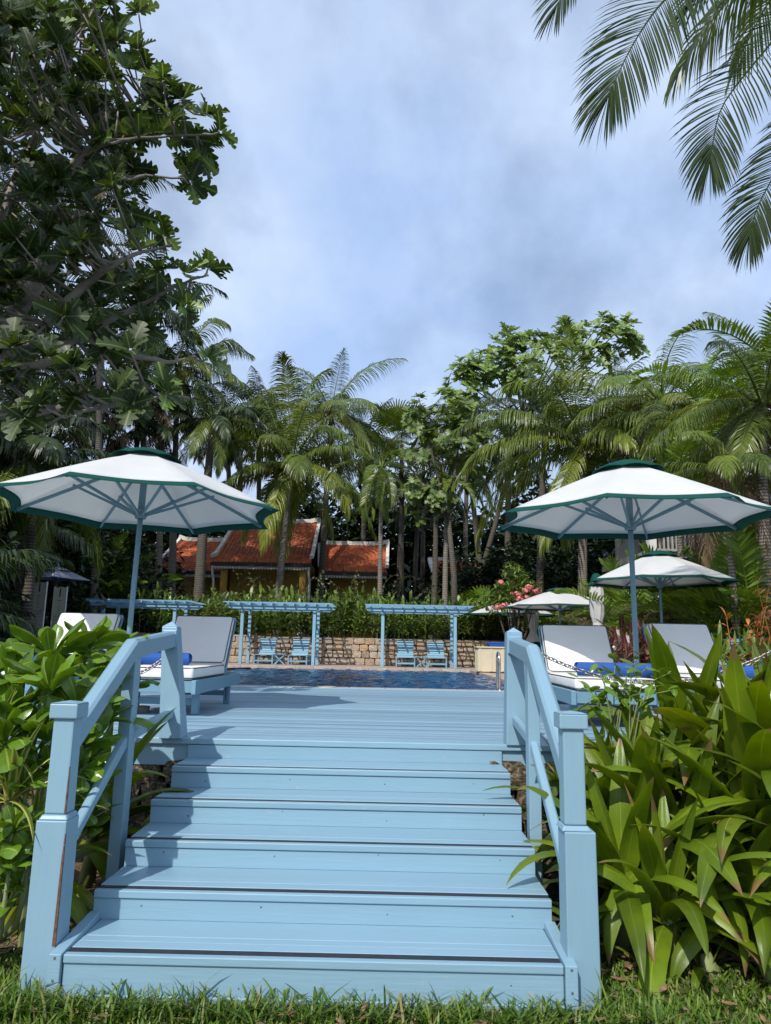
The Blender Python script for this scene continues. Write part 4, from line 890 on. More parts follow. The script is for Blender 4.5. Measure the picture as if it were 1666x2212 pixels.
def custom_fronds(root, lines, crown, mlist, Ll, n, wid, droop=.8, seg=4, seed=1, roll=0.0, rach=.035):
    rg = random.Random(seed); o_ = Vector(root.location)
    for i, ln in enumerate(lines):
        Y = crown.y; m = len(ln); pp = [crown - o_] + [P(x, y, Y - .5 * (j + 1) * (1 if i % 2 else -.4)) - o_ for j, (x, y) in enumerate(ln)]; d = []
        for j in range(len(pp) - 1):
            for q in range(5):
                t = q / 5; p0 = pp[max(0, j - 1)]; p1 = pp[j]; p2 = pp[j + 1]; p3 = pp[min(len(pp) - 1, j + 2)]
                d.append(.5 * ((2 * p1) + (p2 - p0) * t + (2 * p0 - 5 * p1 + 4 * p2 - p3) * t * t + (3 * p1 - p0 - 3 * p2 + p3) * t ** 3))
        d.append(pp[-1]); b = MB(); frond_on(b, d, Ll, n, wid, rg, droop, .1, rach, .14, seg, .4, .02, None, roll); b.build('frond', mlist[i % len(mlist)], root)

def palm(label, crown, base, Lf, nf=22, seed=0, sets=(F_green, F_yel), name='coconut_palm', tr=.16, bark_=None, group=None, lo=-48, hi=80, shaft=False, yellow=.25, flower=False, tilt=0):
    rg = random.Random(seed); crown = Vector(crown); base = Vector(base); root = thing(name, label, 'palm', base, 0, group)
    c = crown - base; mid = Vector((c.x * .35, c.y * .35, c.z * .5)) + Vector((rg.uniform(-.15, .15), 0, 0))
    n = 26; pts = []; rd = []
    for i in range(n + 1):
        t = i / n; p = mid * (2 * t * (1 - t)) + c * (t * t); pts.append(p); rd.append(.78 * (tr * (1.25 - .5 * t) if t > .06 else tr * 1.5) * (1 + .05 * (i % 2)))
    MB().tube(pts, rd, 12).build('trunk', bark_ or m_bark, root, smooth=True)
    if shaft: MB().tube([c - Z3 * 1.1, c - Z3 * .5, c], [tr * .8, tr * .95, tr * .5], 12).build('crown_shaft', m_shaft, root, smooth=True)
    b = MB(); 
    for k in range(9):
        a = rg.uniform(0, 6.28); b.tube([c - Z3 * .3, c + Vector((math.cos(a) * tr * .9, math.sin(a) * tr * .9, .15)), c + Vector((math.cos(a) * tr * 1.6, math.sin(a) * tr * 1.6, .5))], [tr * .35, tr * .25, tr * .1], 5)
    b.build('leaf_bases', m_shaft if not flower else m_palmy, root, smooth=True)
    for k in range(nf):
        t = k / max(1, nf - 1); e = hi + (lo - hi) * t ** .85 + rg.uniform(-8, 8); ei = min(range(7), key=lambda i: abs(ELEV[i] - e)); a = k * 2.39996 + seed + rg.uniform(-.25, .25)
        S_ = sets[1] if (t > 1 - yellow or rg.random() < .08) and len(sets) > 1 else sets[0]
        if len(sets) > 2 and t > .86: S_ = sets[2]
        s = Lf * (rg.uniform(.85, 1.08)) * (.82 if k < 3 else 1)
        put('frond', S_[(ei, rg.randrange(2))], root, c + Vector((math.cos(a), math.sin(a), 0)) * tr * .5 + Z3 * rg.uniform(-.1, .12), (R(rg.uniform(-8, 8)), R(rg.uniform(-8, 8) + tilt), a), s)
    if flower:
        b = MB()
        for k in range(3):
            a = -1.6 + k * .5 + rg.uniform(-.3, .3)
            b.tube([c, c + Vector((math.cos(a) * .3, math.sin(a) * .3, .25)), c + Vector((math.cos(a) * .6, math.sin(a) * .6, -.25))], [.05, .05, .02], 6)
        b.build('flower_stalk', m_orange, root, smooth=True)
    return root
def P(px, py, Y): return at(px, py, Y=Y)
def gb(px, Y, z, py=1290): v = at(px, py, Y=Y); return (v.x, Y, z)

GA = dict(sets=(F_green, F_yel, F_brown))
palm('tall coconut palm with yellow lower fronds rising right of the breadfruit tree', P(384, 790, 34), gb(374, 34, 1.0), 3.9, 16, 3, tr=.19, yellow=.4, sets=(F_green, F_yel))
custom_fronds(bpy.data.objects['coconut_palm'], [[(451, 752), (498, 736), (540, 767)], [(441, 783), (488, 798), (519, 824)], [(425, 800), (467, 840), (488, 878)], [(410, 800), (436, 850), (450, 890)], [(400, 720), (425, 660), (447, 640)], [(420, 730), (465, 690), (492, 700)], [(395, 810), (405, 850), (408, 900)]], P(384, 790, 34), [m_palm, m_palm, m_palmy, m_palmy, m_palm, m_palm, m_palmy], 1.15, 60, .05, 1.0)
palm('lush green coconut palm leaning in front of the bungalow roof', P(633, 1000, 33), gb(600, 33, 1.0), 4.6, 25, 8, tr=.18, yellow=.25)
custom_fronds(bpy.data.objects['coconut_palm.001'], [[(695, 965), (778, 1001), (825, 1084)], [(571, 954), (493, 954), (425, 975)], [(640, 1040), (628, 1089), (607, 1165)], [(690, 1005), (760, 1050), (808, 1150)], [(590, 1000), (540, 1010), (500, 1050)], [(680, 930), (730, 925), (790, 975)], [(600, 930), (575, 870), (530, 830)], [(625, 900), (622, 820), (612, 770)], [(650, 900), (670, 830), (705, 800)]], P(633, 1000, 33), [m_palm, m_palm, m_palmy, m_palm, m_palmy], 1.35, 70, .055, 1.0)
palm('coconut palm with an orange flower stalk, right behind the leaning one', P(716, 890, 39), gb(690, 37, 1.0), 4.8, 24, 5, tr=.20, flower=True, bark_=m_barkd)
palm('big coconut palm with long yellow fronds hanging left of the right parasol', P(1262, 960, 27), gb(1256, 27, .1, 1330), 5.2, 17, 12, tr=.20, yellow=.4, sets=(F_green, F_yel))
custom_fronds(bpy.data.objects['coconut_palm.003'], [[(1201, 975), (1115, 1028), (1057, 1081), (1033, 1177)], [(1190, 925), (1119, 941), (1040, 965), (985, 1040)], [(1215, 890), (1172, 826), (1095, 831), (1028, 885)], [(1200, 920), (1129, 890), (1043, 893), (970, 940)], [(1230, 900), (1215, 868), (1190, 885), (1182, 950)], [(1245, 880), (1238, 790), (1225, 700)], [(1300, 900), (1350, 870), (1400, 900)], [(1290, 960), (1340, 960), (1370, 1010)]], P(1262, 960, 27), [m_palmy, m_palmy, m_palm, m_palm, m_palmy, m_palm], 1.25, 74, .042, .95, 5, 2)
palm('coconut palm with broad upright fronds just right of the big yellow one', P(1425, 860, 25), gb(1440, 25, .1, 1330), 4.6, 20, 21, tr=.17, hi=62, **GA)
palm('ragged palm with brown tipped fronds at the right edge of the photo', P(1648, 870, 15), gb(1668, 15, .1, 1380), 3.1, 22, 31, tr=.14, bark_=m_bark, **GA)
palm('short slender palm with arching fronds in front of the white villa', P(1568, 1010, 14.5), gb(1592, 14.5, .1, 1330), 2.3, 18, 7, tr=.08, **GA)
palm('palm with feathery dark fronds between the big yellow palm and the upright one', P(1345, 905, 29), gb(1330, 29, .1, 1330), 3.6, 22, 17, tr=.15, sets=(F_green, F_dark, F_brown))
palm('foxtail palm with plume fronds and green shaft right of the bungalow roof', P(826, 1010, 31), gb(823, 31, 1.0), 2.7, 17, 4, sets=(F_fox, F_fox), name='foxtail_palm', tr=.12, shaft=True, lo=-70)
palm('slim ringed palm left of the pink blossom, its crown tangled in breadfruit leaves', P(966, 1035, 29.5), gb(961, 29.5, 1.0, 1310), 2.0, 15, 9, sets=(F_fox, F_dark), name='foxtail_palm', tr=.13, shaft=True, lo=-70)
palm('palm with a thick dark trunk standing before the left bungalow wing', P(462, 900, 31), gb(430, 31, 1.0), 3.0, 22, 14, sets=(F_dark, F_green), tr=.24, bark_=m_barkd)
palm('slim grey palm trunk rising left of the tall coconut palm trunk', P(350, 930, 32), gb(345, 32, 1.0), 2.7, 18, 44, sets=(F_dark, F_brown), tr=.17)
GL = ['directly behind the foxtail palm trunk', 'with a thick dark trunk right of the foxtail palm', 'left of the slim ringed palm, deep in the shade', 'leaning between the slim ringed palm and the pink blossom', 'beside the pink blossom with a tall straight trunk', 'rising behind the leaning coconut palm and the roof', 'just left of the big yellow fronded palm', 'behind the right bungalow wing, left of the foxtail palm', 'between the tall yellow palm and the leaning palm', 'thin and far off behind the foxtail palm', 'far off behind the slim ringed palm']
k = 0
for (x, y, Y, bx_, L_f) in ((872, 1040, 42, 860, 2.6), (905, 1070, 45, 893, 2.6), (942, 1055, 41, 935, 2.4), (1012, 1000, 39, 1050, 3.2), (1100, 950, 36, 1095, 3.4), (560, 880, 43, 560, 3.6), (1180, 900, 33, 1165, 3.4), (790, 940, 46, 786, 3.4), (490, 900, 42, 500, 3.4), (915, 930, 48, 912, 3.4), (1010, 900, 46, 1000, 3.0)):
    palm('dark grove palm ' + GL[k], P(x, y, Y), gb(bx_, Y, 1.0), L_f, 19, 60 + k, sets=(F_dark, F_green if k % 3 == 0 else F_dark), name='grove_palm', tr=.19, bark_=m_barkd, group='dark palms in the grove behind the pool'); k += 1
LL = ['whose fronds show above the end of the breadfruit branches', 'behind the middle of the breadfruit crown at the left', 'low behind the left parasol at the far left', 'right behind the left parasol top', 'behind the left parasol canopy, left of its vent cap', 'at the left edge behind the breadfruit crown', 'outside the left edge behind the breadfruit', 'low in the shade left of the left parasol pole', 'high at the left edge behind the breadfruit leaves', 'whose frond sticks out below the breadfruit branch tips']
for (x, y, Y, bx_, L_f) in ((300, 660, 33, 290, 4.6), (180, 850, 30, 200, 4.2), (70, 980, 17, 60, 3.2), (310, 850, 31.5, 300, 3.6), (235, 1000, 33, 262, 3.4), (60, 720, 28, 60, 4.4), (-80, 900, 16, -80, 3.2), (60, 1130, 22, 40, 2.6), (20, 480, 24, 20, 3.6), (210, 420, 27, 210, 3.6)):
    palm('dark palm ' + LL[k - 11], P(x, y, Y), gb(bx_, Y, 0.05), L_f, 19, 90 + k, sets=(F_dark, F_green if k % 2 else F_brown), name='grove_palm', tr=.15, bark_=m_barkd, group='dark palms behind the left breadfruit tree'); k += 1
SL = ['between the two right parasols, tallest crown', 'just right of the right parasol pole', 'before the white balustrade of the villa', 'left of the villa balustrade, behind the open far parasol', 'just outside the right edge', 'with the lowest crown above the far open parasol', 'high at the right edge behind the ragged palm']
for (x, y, Y, bx_, L_f) in ((1520, 880, 22, 1475, 3.0), (1390, 1000, 26, 1437, 2.6), (1600, 1010, 20, 1550, 2.6), (1500, 960, 24, 1575, 2.6), (1740, 900, 18, 1700, 3.2), (1460, 1040, 19, 1480, 2.0), (1660, 780, 23, 1640, 3.4)):
    palm('slender ringed palm ' + SL[k - 21], P(x, y, Y), gb(bx_, Y, .1, 1340), L_f, 16, 130 + k, sets=(F_areca, F_green, F_brown), name='slender_palm', tr=.09, group='slender palms before the villa'); k += 1

# fan palms
def fanleaf(b, nseg, Lr, span, pet, e0, rg, wid=.05, droop=.25, fused=.45):
    d0 = Vector((math.cos(e0), 0, math.sin(e0))); c = d0 * pet; up = Vector((-math.sin(e0), 0, math.cos(e0))); b.tube([(0, 0, 0), d0 * pet * .5 + Z3 * .02, c], .012, 4)
    rim = []
    for k in range(nseg):
        a = -span / 2 + span * k / (nseg - 1); d = (d0 * math.cos(a) + Vector((0, 1, 0)) * math.sin(a)).normalized(); l = Lr * (1 - .12 * abs(a) / span) * rg.uniform(.92, 1.05)
        w = Vector((0, 1, 0)) * math.cos(a) - d0 * math.sin(a); wm = Lr * fused * span / nseg * .56
        p1 = c + d * l * fused + up * .02 * (k % 2); p2 = c + d * l * .8 - Z3 * droop * l * .12; p3 = c + d * l - Z3 * droop * l * .4
        b.add([c, p1 - w * wm, p1 + w * wm, p2 - w * wm * .6, p2 + w * wm * .6, p3], [(0, 1, 2), (1, 3, 4, 2), (3, 5, 4)], [(.5, .5)] * 6)
    return b
def fan_set(m, nseg, Lr, span, pet, droop, n=3):
    o = {}
    for ei, e in enumerate((75, 50, 25, 0, -30)):
        for v in range(n): o[(ei, v)] = fanleaf(MB(), nseg, Lr, span, pet, R(e), random.Random(ei * 9 + v), droop=droop).mesh('fan_leaf', m, False)
    return o
FAN = fan_set(m_palm, 26, 1.5, R(210), 1.5, .5); m_fan = FAN
rg = random.Random(5)
def fan_palm(label, crown, base, nf, seed, fs=FAN, sc=1.0, tr=.18, name='fan_palm', group=None, lo=-40, hi=85):
    rg = random.Random(seed); root = thing(name, label, 'palm', base, 0, group); c = Vector(crown) - Vector(base)
    MB().tube([(0, 0, 0), c * .5, c], [tr, tr * .8, tr * .7], 10).build('trunk', m_barkd, root, smooth=True)
    for k in range(nf):
        e = hi + (lo - hi) * k / (nf - 1); ei = min(range(5), key=lambda i: abs((75, 50, 25, 0, -30)[i] - e)); put('fan_leaf', fs[(ei, rg.randrange(3))], root, c, (R(rg.uniform(-12, 12)), 0, k * 2.4 + seed), sc * rg.uniform(.85, 1.1))
fan_palm('fan palm with stiff grey green fans rising above the foxtail palm', P(868, 960, 42), gb(868, 42, 1.0), 18, 2)
fan_palm('second fan palm, lower and to the left above the bungalow ridge', P(520, 975, 41), gb(520, 41, 1.0), 14, 6, sc=.8)

# ---- breadfruit
def bread_leaf(b, Ln, M, rg, simple_=False, lobes=4):
    """deeply lobed leaf along +x transformed by M; z is up"""
    n = lobes * (2 if simple_ else 4); mid = []; cup = rg.uniform(.15, .4); dr = rg.uniform(.15, .5)
    def pt(t, u): x = t * Ln; z = -dr * Ln * t * t * .6 + abs(u) * cup; return M @ Vector((x, u, z))
    vs = []; uv = []; fs = []
    ts = [.10 + .90 * i / n for i in range(n + 1)]
    for i, t in enumerate(ts): vs.append(pt(t, 0)); uv.append((.5, t))
    for sd in (-1, 1):
        o = len(vs)
        for i, t in enumerate(ts):
            env = math.sin(math.pi * min(1, (t * .86 + .10))) ** .75 * .40 * Ln
            ph = (i % (n // lobes)) / (n // lobes); lobe = (.42, 1.0)[i % 2] if simple_ else (.40, .78, 1.0, .80)[i % 4]
            if i == n: lobe = 0.02
            w = env * lobe; f = t + .20 * w / Ln * 1.3 * (1 if lobe > .5 else 0)
            vs.append(pt(min(f, 1.04), sd * w)); uv.append((.5 + sd * .5 * min(1, w / (.36 * Ln)), t))
        for i in range(n): fs.append((i, i + 1, o + i + 1, o + i) if sd > 0 else (i, o + i, o + i + 1, i + 1))
    return b.add([tuple(v) for v in vs], fs, uv)
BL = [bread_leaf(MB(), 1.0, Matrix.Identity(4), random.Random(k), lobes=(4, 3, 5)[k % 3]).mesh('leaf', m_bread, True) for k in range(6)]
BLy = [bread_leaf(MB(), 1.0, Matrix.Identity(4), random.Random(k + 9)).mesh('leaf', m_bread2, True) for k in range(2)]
def breadfruit_near():
    rg = random.Random(77); base = Vector((-7.6, 10.2, .05)); root = thing('breadfruit_tree', 'large breadfruit tree with lobed leaves leaning in over the left side of the photo', 'tree', base)
    limbs = [[(-7.6, 10.2, 0), (-7.4, 10.0, 2.5), P(-60, 780, 9.8), P(60, 640, 9.5), P(150, 500, 9.3), P(215, 400, 9.2), P(300, 380, 9.0), P(395, 385, 8.9)],
             [P(-60, 780, 9.8), P(80, 790, 9.4), P(180, 720, 9.3), P(300, 660, 9.2), P(400, 610, 9.1), P(450, 595, 9.0)],
             [P(60, 640, 9.5), P(100, 480, 9.6), P(160, 360, 9.8), P(250, 290, 9.8), P(330, 235, 9.6), P(390, 225, 9.5)],
             [P(-60, 780, 9.8), P(-20, 600, 10), P(20, 420, 10.2), P(110, 220, 10.3), P(150, 120, 10.3), P(200, 20, 10.2)],
             [P(-40, 900, 9.6), P(100, 885, 9.2), P(220, 880, 9.1), P(330, 860, 9.0), P(410, 860, 9.0)],
             [P(20, 420, 10.2), P(80, 420, 9.2), P(200, 320, 8.8), P(300, 300, 8.7), P(440, 290, 8.8)],
             [P(150, 120, 10.3), P(60, 90, 10), P(20, 20, 9.8)], [P(100, 700, 8.8), P(200, 600, 8.7), P(290, 550, 8.6), P(370, 530, 8.7)],
             [P(180, 720, 9.3), P(260, 760, 9.2), P(360, 780, 9.3), P(420, 770, 9.4)]]
    pts_all = []; b = MB()
    for li, lm in enumerate(limbs):
        lm = [Vector(p) for p in lm]; dense = []
        for i in range(len(lm) - 1):
            for q in range(6):
                t = q / 6; p0 = lm[max(0, i - 1)]; p1 = lm[i]; p2 = lm[i + 1]; p3 = lm[min(len(lm) - 1, i + 2)]
                dense.append(.5 * ((2 * p1) + (p2 - p0) * t + (2 * p0 - 5 * p1 + 4 * p2 - p3) * t * t + (3 * p1 - p0 - 3 * p2 + p3) * t ** 3) + Vector([rg.uniform(-.012, .012) for _ in range(3)]))
        dense.append(lm[-1]); r0 = .24 if li == 0 else .075; r0 = r0 if li else .22
        rad = [max(.014, r0 * (1 - i / len(dense)) ** (1.3 if li == 0 else 1)) for i in range(len(dense))]
        b.tube([p - base for p in dense], rad, 8); pts_all += dense
    # leaf whorls: at the edge as seen in the photo, the rest through the crown's volume
    edge = [(235, 15), (300, 30), (240, 100), (272, 150), (318, 160), (352, 175), (395, 215), (375, 262), (445, 250), (475, 285), (440, 312), (395, 300), (345, 288), (300, 296), (432, 335), (402, 362), (412, 395), (255, 432), (282, 460), (355, 512), (448, 582), (400, 592), (345, 588), (300, 540), (270, 500), (400, 660), (448, 775), (360, 850), (250, 60), (180, 30), (120, 60), (300, 110), (330, 215), (255, 240), (215, 180)]
    cl = [P(x, y, rg.uniform(8.6, 9.6)) for x, y in edge]
    def xmax(y):
        K = [(0, 230), (100, 270), (150, 330), (220, 380), (300, 400), (350, 385), (400, 300), (450, 250), (520, 270), (560, 320), (620, 370), (700, 345), (780, 345), (850, 320), (900, 290), (960, 240)]
        for (a, va), (c, vc) in zip(K, K[1:]):
            if a <= y <= c: return va + (vc - va) * (y - a) / (c - a)
        return 250
    while len(cl) < 250:
        y = rg.uniform(-60, 930); x = rg.uniform(-80, 430)
        if x < xmax(max(0, y)) - 10 and not (x > 150 and y > 900): cl.append(P(x, y, rg.uniform(7.9, 11.2)))
    while len(cl) < 330:
        y = rg.uniform(-60, 940); x = rg.uniform(-80, 270)
        if x < xmax(max(0, y)) - 90: cl.append(P(x, y, rg.uniform(10.8, 12.8)))
    ne = len(cl)
    for _ in range(120):   # the crown goes on above and left of the frame
        d = Vector((rg.gauss(0, 1), rg.gauss(0, 1), rg.gauss(0, 1))).normalized() * (rg.random() ** .5); cl.append(Vector((-5.6 + d.x * 2.6, 6.6 + d.y * 2.0, 8.3 + d.z * 1.3)))
    for _ in range(40):
        cl.append(P(rg.uniform(-420, -80), rg.uniform(-200, 900), rg.uniform(7.0, 9.5)))
    b.tube([Vector((-7.4, 10.0, 2.5)) - base, Vector((-6.8, 9.0, 5.0)) - base, Vector((-6.0, 7.6, 7.2)) - base, Vector((-5.2, 6.4, 8.4)) - base], [.17, .13, .09, .04], 8); pts_all += [Vector((-6.8, 9.0, 5.0)), Vector((-6.0, 7.6, 7.2)), Vector((-5.2, 6.4, 8.4))]
    lv = 0; rest = MB(); tw = MB()
    for ci, c in enumerate(cl):
        near = min(pts_all, key=lambda p: (p - c).length); dvec = (c - near); ax = (dvec.normalized() * .5 + Z3 * .45 + Vector((rg.uniform(-.4, .4), rg.uniform(-.5, .2), rg.uniform(-.2, .3)))).normalized()
        mid = near.lerp(c, .55) - Z3 * dvec.length * .12; tw.tube([near - base, mid - base, c - base], [.022, .016, .011], 5)
        q = ax.to_track_quat('Z', 'Y').to_matrix().to_4x4(); nl = rg.randint(6, 8)
        for k in range(nl):
            e = rg.uniform(.05, .95) if k > 1 else rg.uniform(.9, 1.3); ln = rg.uniform(.24, .40) * (.8 if e > .9 else 1)
            M = Matrix.Translation(c - base) @ q @ Matrix.Rotation(k * 2.4 + rg.uniform(-.3, .3), 4, 'Z') @ Matrix.Rotation(-e, 4, 'Y') @ Matrix.Rotation(rg.uniform(-.5, .5), 4, 'X')
            if lv < 300 and (ci < 38 or (ci < ne and rg.random() < .35)):
                o = put('leaf', (BLy if True else BL)[rg.randrange(2)] if (rg.random() < .10 or ci < 30 and rg.random() < .35) else BL[rg.randrange(6)], root); o.matrix_local = M @ Matrix.Scale(ln, 4); lv += 1
            else: bread_leaf(rest, ln, M, rg, False, rg.choice((3, 4, 4, 5)))
    b.build('limbs', m_bbark, root, smooth=True); tw.build('twigs', m_bbark, root, smooth=True)['kind'] = 'stuff'
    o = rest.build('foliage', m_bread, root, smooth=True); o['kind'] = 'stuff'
    MB().lathe([(0, .16), (.05, .15), (.08, .11), (.085, .06), (.07, .02), (0, 0)], 12, tuple(P(708 / 1.844 * 1.0 if False else 384 + 0, 253, 8.9) - base)).build('fruit', simple('breadfruit skin', (.20, .27, .04), .6, 0, 60, .2, .4), root, smooth=True)
breadfruit_near()
def bread_far(label, pts_px, Y, n, ln, trunk, seed, m=m_bread2, dY=2.5):
    """crown filled with leaf whorls inside blobs (px, py, radius px)"""
    rg = random.Random(seed); base = Vector(trunk[0]); root = thing('breadfruit_tree', label, 'tree', base); b = MB(); br_ = MB(); tp = Vector(trunk[1])
    br_.tube([Vector((0, 0, 0)), (tp - base) * .5 + Vector((.1, 0, 0)), tp - base], [.16, .12, .08], 8)
    tot = sum(r * r for _, _, r in pts_px)
    for (x, y, r) in pts_px:
        c0 = P(x, y, Y); Rw = r / FPX * Y; mid = (c0 - base); br_.tube([tp - base, (tp - base).lerp(mid, .5) - Z3 * .2, mid], [.07, .045, .02], 5)
        for _ in range(int(n * r * r / tot)):
            d = Vector((rg.gauss(0, 1), rg.gauss(0, 1), rg.gauss(0, 1))).normalized() * (rg.random() ** .4); c = c0 + Vector((d.x * Rw, d.y * min(dY, Rw * 1.2), d.z * Rw)); ax = (d + Z3 * .9 + Vector((0, -.3, 0))).normalized(); q = ax.to_track_quat('Z', 'Y').to_matrix().to_4x4()
            for k in range(6):
                M = Matrix.Translation(c - base) @ q @ Matrix.Rotation(k * 1.05 + rg.uniform(-.3, .3), 4, 'Z') @ Matrix.Rotation(-rg.uniform(.1, .9), 4, 'Y'); bread_leaf(b, ln * rg.uniform(.75, 1.1), M, rg, True, 3)
    br_.build('branches', m_barkd, root, smooth=True); o = b.build('crown', m, root, smooth=True); o['kind'] = 'stuff'
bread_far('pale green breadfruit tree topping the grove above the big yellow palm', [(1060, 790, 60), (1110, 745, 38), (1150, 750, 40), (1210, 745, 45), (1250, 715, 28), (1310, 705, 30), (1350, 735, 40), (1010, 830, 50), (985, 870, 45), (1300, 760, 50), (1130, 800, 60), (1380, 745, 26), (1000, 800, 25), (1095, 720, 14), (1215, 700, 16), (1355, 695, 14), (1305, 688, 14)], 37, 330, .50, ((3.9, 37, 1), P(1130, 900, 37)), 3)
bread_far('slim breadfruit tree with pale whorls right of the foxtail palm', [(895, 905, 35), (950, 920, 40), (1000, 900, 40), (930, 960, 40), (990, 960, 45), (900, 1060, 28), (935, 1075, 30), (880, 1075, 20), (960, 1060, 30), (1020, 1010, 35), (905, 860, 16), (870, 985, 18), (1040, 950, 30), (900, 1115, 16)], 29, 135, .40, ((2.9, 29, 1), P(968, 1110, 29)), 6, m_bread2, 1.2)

# ---- the two fronds hanging in at the top right (coconut palm standing out of frame)
def near_palm():
    Yc = 8.6; base = Vector((7.9, 8.8, .1)); crown = P(1960, -330, Yc); root = thing('coconut_palm', 'coconut palm outside the frame whose long fronds hang in at the top right corner', 'palm', base)
    MB().tube([(0, 0, 0), (crown - base) * .5 + Vector((.25, 0, 0)), crown - base], [.19, .15, .14], 12).build('trunk', m_bark, root, smooth=True)
    rg = random.Random(2); C = crown
    F = [([C, P(1800, -190, 8.2), P(1600, -100, 7.8), P(1500, -45, 7.6), P(1436, 0, 7.5), P(1380, 75, 7.45), P(1335, 160, 7.4), P(1312, 215, 7.4)], 1.02, 104, .018),
         ([C, P(1860, -140, 8.3), P(1740, 0, 8.0), P(1664, 95, 7.9), P(1566, 220, 7.8), P(1540, 310, 7.75), P(1534, 350, 7.75)], .84, 92, .018),
         ([C, P(1840, 60, 8.0), P(1760, 220, 7.8), P(1690, 350, 7.7), P(1640, 440, 7.6), P(1618, 515, 7.6)], .74, 84, .018),
         ([C, P(1700, -330, 8.8), P(1480, -250, 8.9), P(1330, -130, 8.9), P(1240, -50, 8.9), P(1200, 20, 8.9)], .9, 66, .022),
         ([C, P(1750, -170, 8.8), P(1640, -120, 9.2), P(1560, -70, 9.5), P(1500, 0, 9.6)], 1.0, 56, .026),
         ([C, P(2000, -150, 7.4), P(1900, 60, 6.8), P(1820, 260, 6.6), P(1780, 420, 6.6)], .7, 56, .024)]
    for i, (pp, Ll, n, wd) in enumerate(F):
        pp = [Vector(p) - base for p in pp]; d = []
        for j in range(len(pp) - 1):
            for q in range(4):
                t = q / 4; p0 = pp[max(0, j - 1)]; p1 = pp[j]; p2 = pp[j + 1]; p3 = pp[min(len(pp) - 1, j + 2)]
                d.append(.5 * ((2 * p1) + (p2 - p0) * t + (2 * p0 - 5 * p1 + 4 * p2 - p3) * t * t + (3 * p1 - p0 - 3 * p2 + p3) * t ** 3))
        d.append(pp[-1]); b = MB(); frond_on(b, d, Ll, n, wd, rg, .22, .05, .026, .16, 5, .50, .01, None, (R(70), R(65), R(60), R(60), R(50), R(60))[i], .32, .40); b.build('frond', m_palmn, root)
    for k in range(12): ei = k % 6; put('frond', F_green[(ei, k % 2)], root, C - base, (0, 0, R(k * 30 + 10)), 4.2)
m_palmn = leafmat('near palm frond', (.028, .050, .013), (.016, .032, .009), .6, .06, ribw=0, var=.15, brown=.05, spec=.12)
near_palm()

# ---- crinum lilies: every leaf its own object
def crin_set(m, n=3):
    o = {}
    for ei, (e, bn) in enumerate(((84, 24), (72, 48), (60, 78), (46, 100), (26, 108), (-5, 78))):
        for v in range(n): o[(ei, v)] = strap(1.0, .150 + .014 * v, R(e), R(bn * (.8 + .2 * v)), 11, .30, 'strap', (-.5, .3, .7)[v % 3] * (.6 if ei else .3), .012, ei * 5 + v, 1.5).mesh('leaf', m, True)
    return o
CR = crin_set(m_crin); CY = crin_set(m_crin2, 2)
m_stalk = simple('pale leaf stalk', (.19, .22, .08), .6, 0, 8, .3, .2)
NLEAF = 0
def crinum(label, x, y, zb, h, n, L0, seed, group=None, aim=None, hi=0):
    rg = random.Random(seed); root = thing('crinum_lily', label, 'plant', (x, y, GZ), 0, group)
    MB().tube([(0, 0, 0), (0.02, 0, h * .6), (0, 0, h + .06)], [.055, .045, .028], 9).build('stem', m_stalk, root, smooth=True)
    for k in range(n):
        t = k / (n - 1); ei = min(5, int(t * 5.4) + hi); a = k * 2.39996 + seed
        if aim is not None and rg.random() < .6: a = aim + rg.uniform(-.9, .9)
        S_ = CY if (rg.random() < (.05 + .15 * (ei > 3))) else CR; nv = 2 if S_ is CY else 3
        put('leaf', S_[(ei, rg.randrange(nv))], root, (math.cos(a) * .02, math.sin(a) * .02, h - .05 * t), (R(rg.uniform(-14, 14)), R(rg.uniform(-6, 6)), a), L0 * rg.uniform(.8, 1.08) * (.9 + .2 * math.sin(t * 3.1)))
CP = [(1.60, 4.25, .30, 17, .84, 'nearest the right front newel'), (1.62, 4.95, .30, 17, .88, 'leaning its leaves through the right stair railing'), (2.02, 4.30, .34, 18, .98, 'second from the right railing in the front row'), (2.12, 5.0, .36, 16, .98, 'behind the front row, below the chain'),
      (2.42, 4.15, .34, 19, 1.05, 'in the middle of the front row of the right bed'), (2.62, 4.8, .40, 17, 1.05, 'second row, under the cushioned lounger right of the pole'), (2.85, 4.25, .40, 18, 1.10, 'near the right edge of the photo, front row'), (3.15, 4.85, .45, 17, 1.12, 'tall one at the right edge, second row'),
      (2.72, 3.85, .26, 15, .92, 'closest to the camera with broad drooping leaves'), (3.3, 4.1, .4, 15, 1.1, 'just outside the right edge of the photo'), (3.7, 4.8, .4, 12, 1.1, 'outside the right edge, back row'), (1.85, 4.62, .34, 16, .95, 'squeezed between front and back rows near the railing'), (3.05, 4.0, .30, 15, .98, 'low on the right with a leaf hanging to the lawn'), (2.35, 5.2, .50, 14, 1.0, 'tall, right below the chain and towel'), (3.0, 5.2, .52, 15, 1.05, 'tall back row, before the lounger right of the pole'), (2.2, 4.0, .20, 12, .80, 'low filler at the lawn edge, nearer the railing'), (1.75, 4.05, .22, 12, .78, 'low beside the right front newel'), (2.5, 4.45, .34, 14, .95, 'between the middle plants of the right bed'), (2.95, 4.55, .38, 14, 1.0, 'between the tall plants at the right edge')]
for i, (x, y, h, n, L0, w_) in enumerate(CP): crinum('crinum lily with strap leaves, ' + w_, x, y + (.20 if y < 4.45 and x > 1.9 else 0), 0, h + (.22 if y > 4.5 else .10) * (1 if x > 2.2 else .2), n + 9, L0 * (1.12 if x > 2.2 else 1.0), i * 1.7 + .4)
crinum('crinum lily behind the left stair railing, leaves crossing the rear newel', -1.60, 5.0, 0, .34, 16, .92, 3.3, aim=-.25)
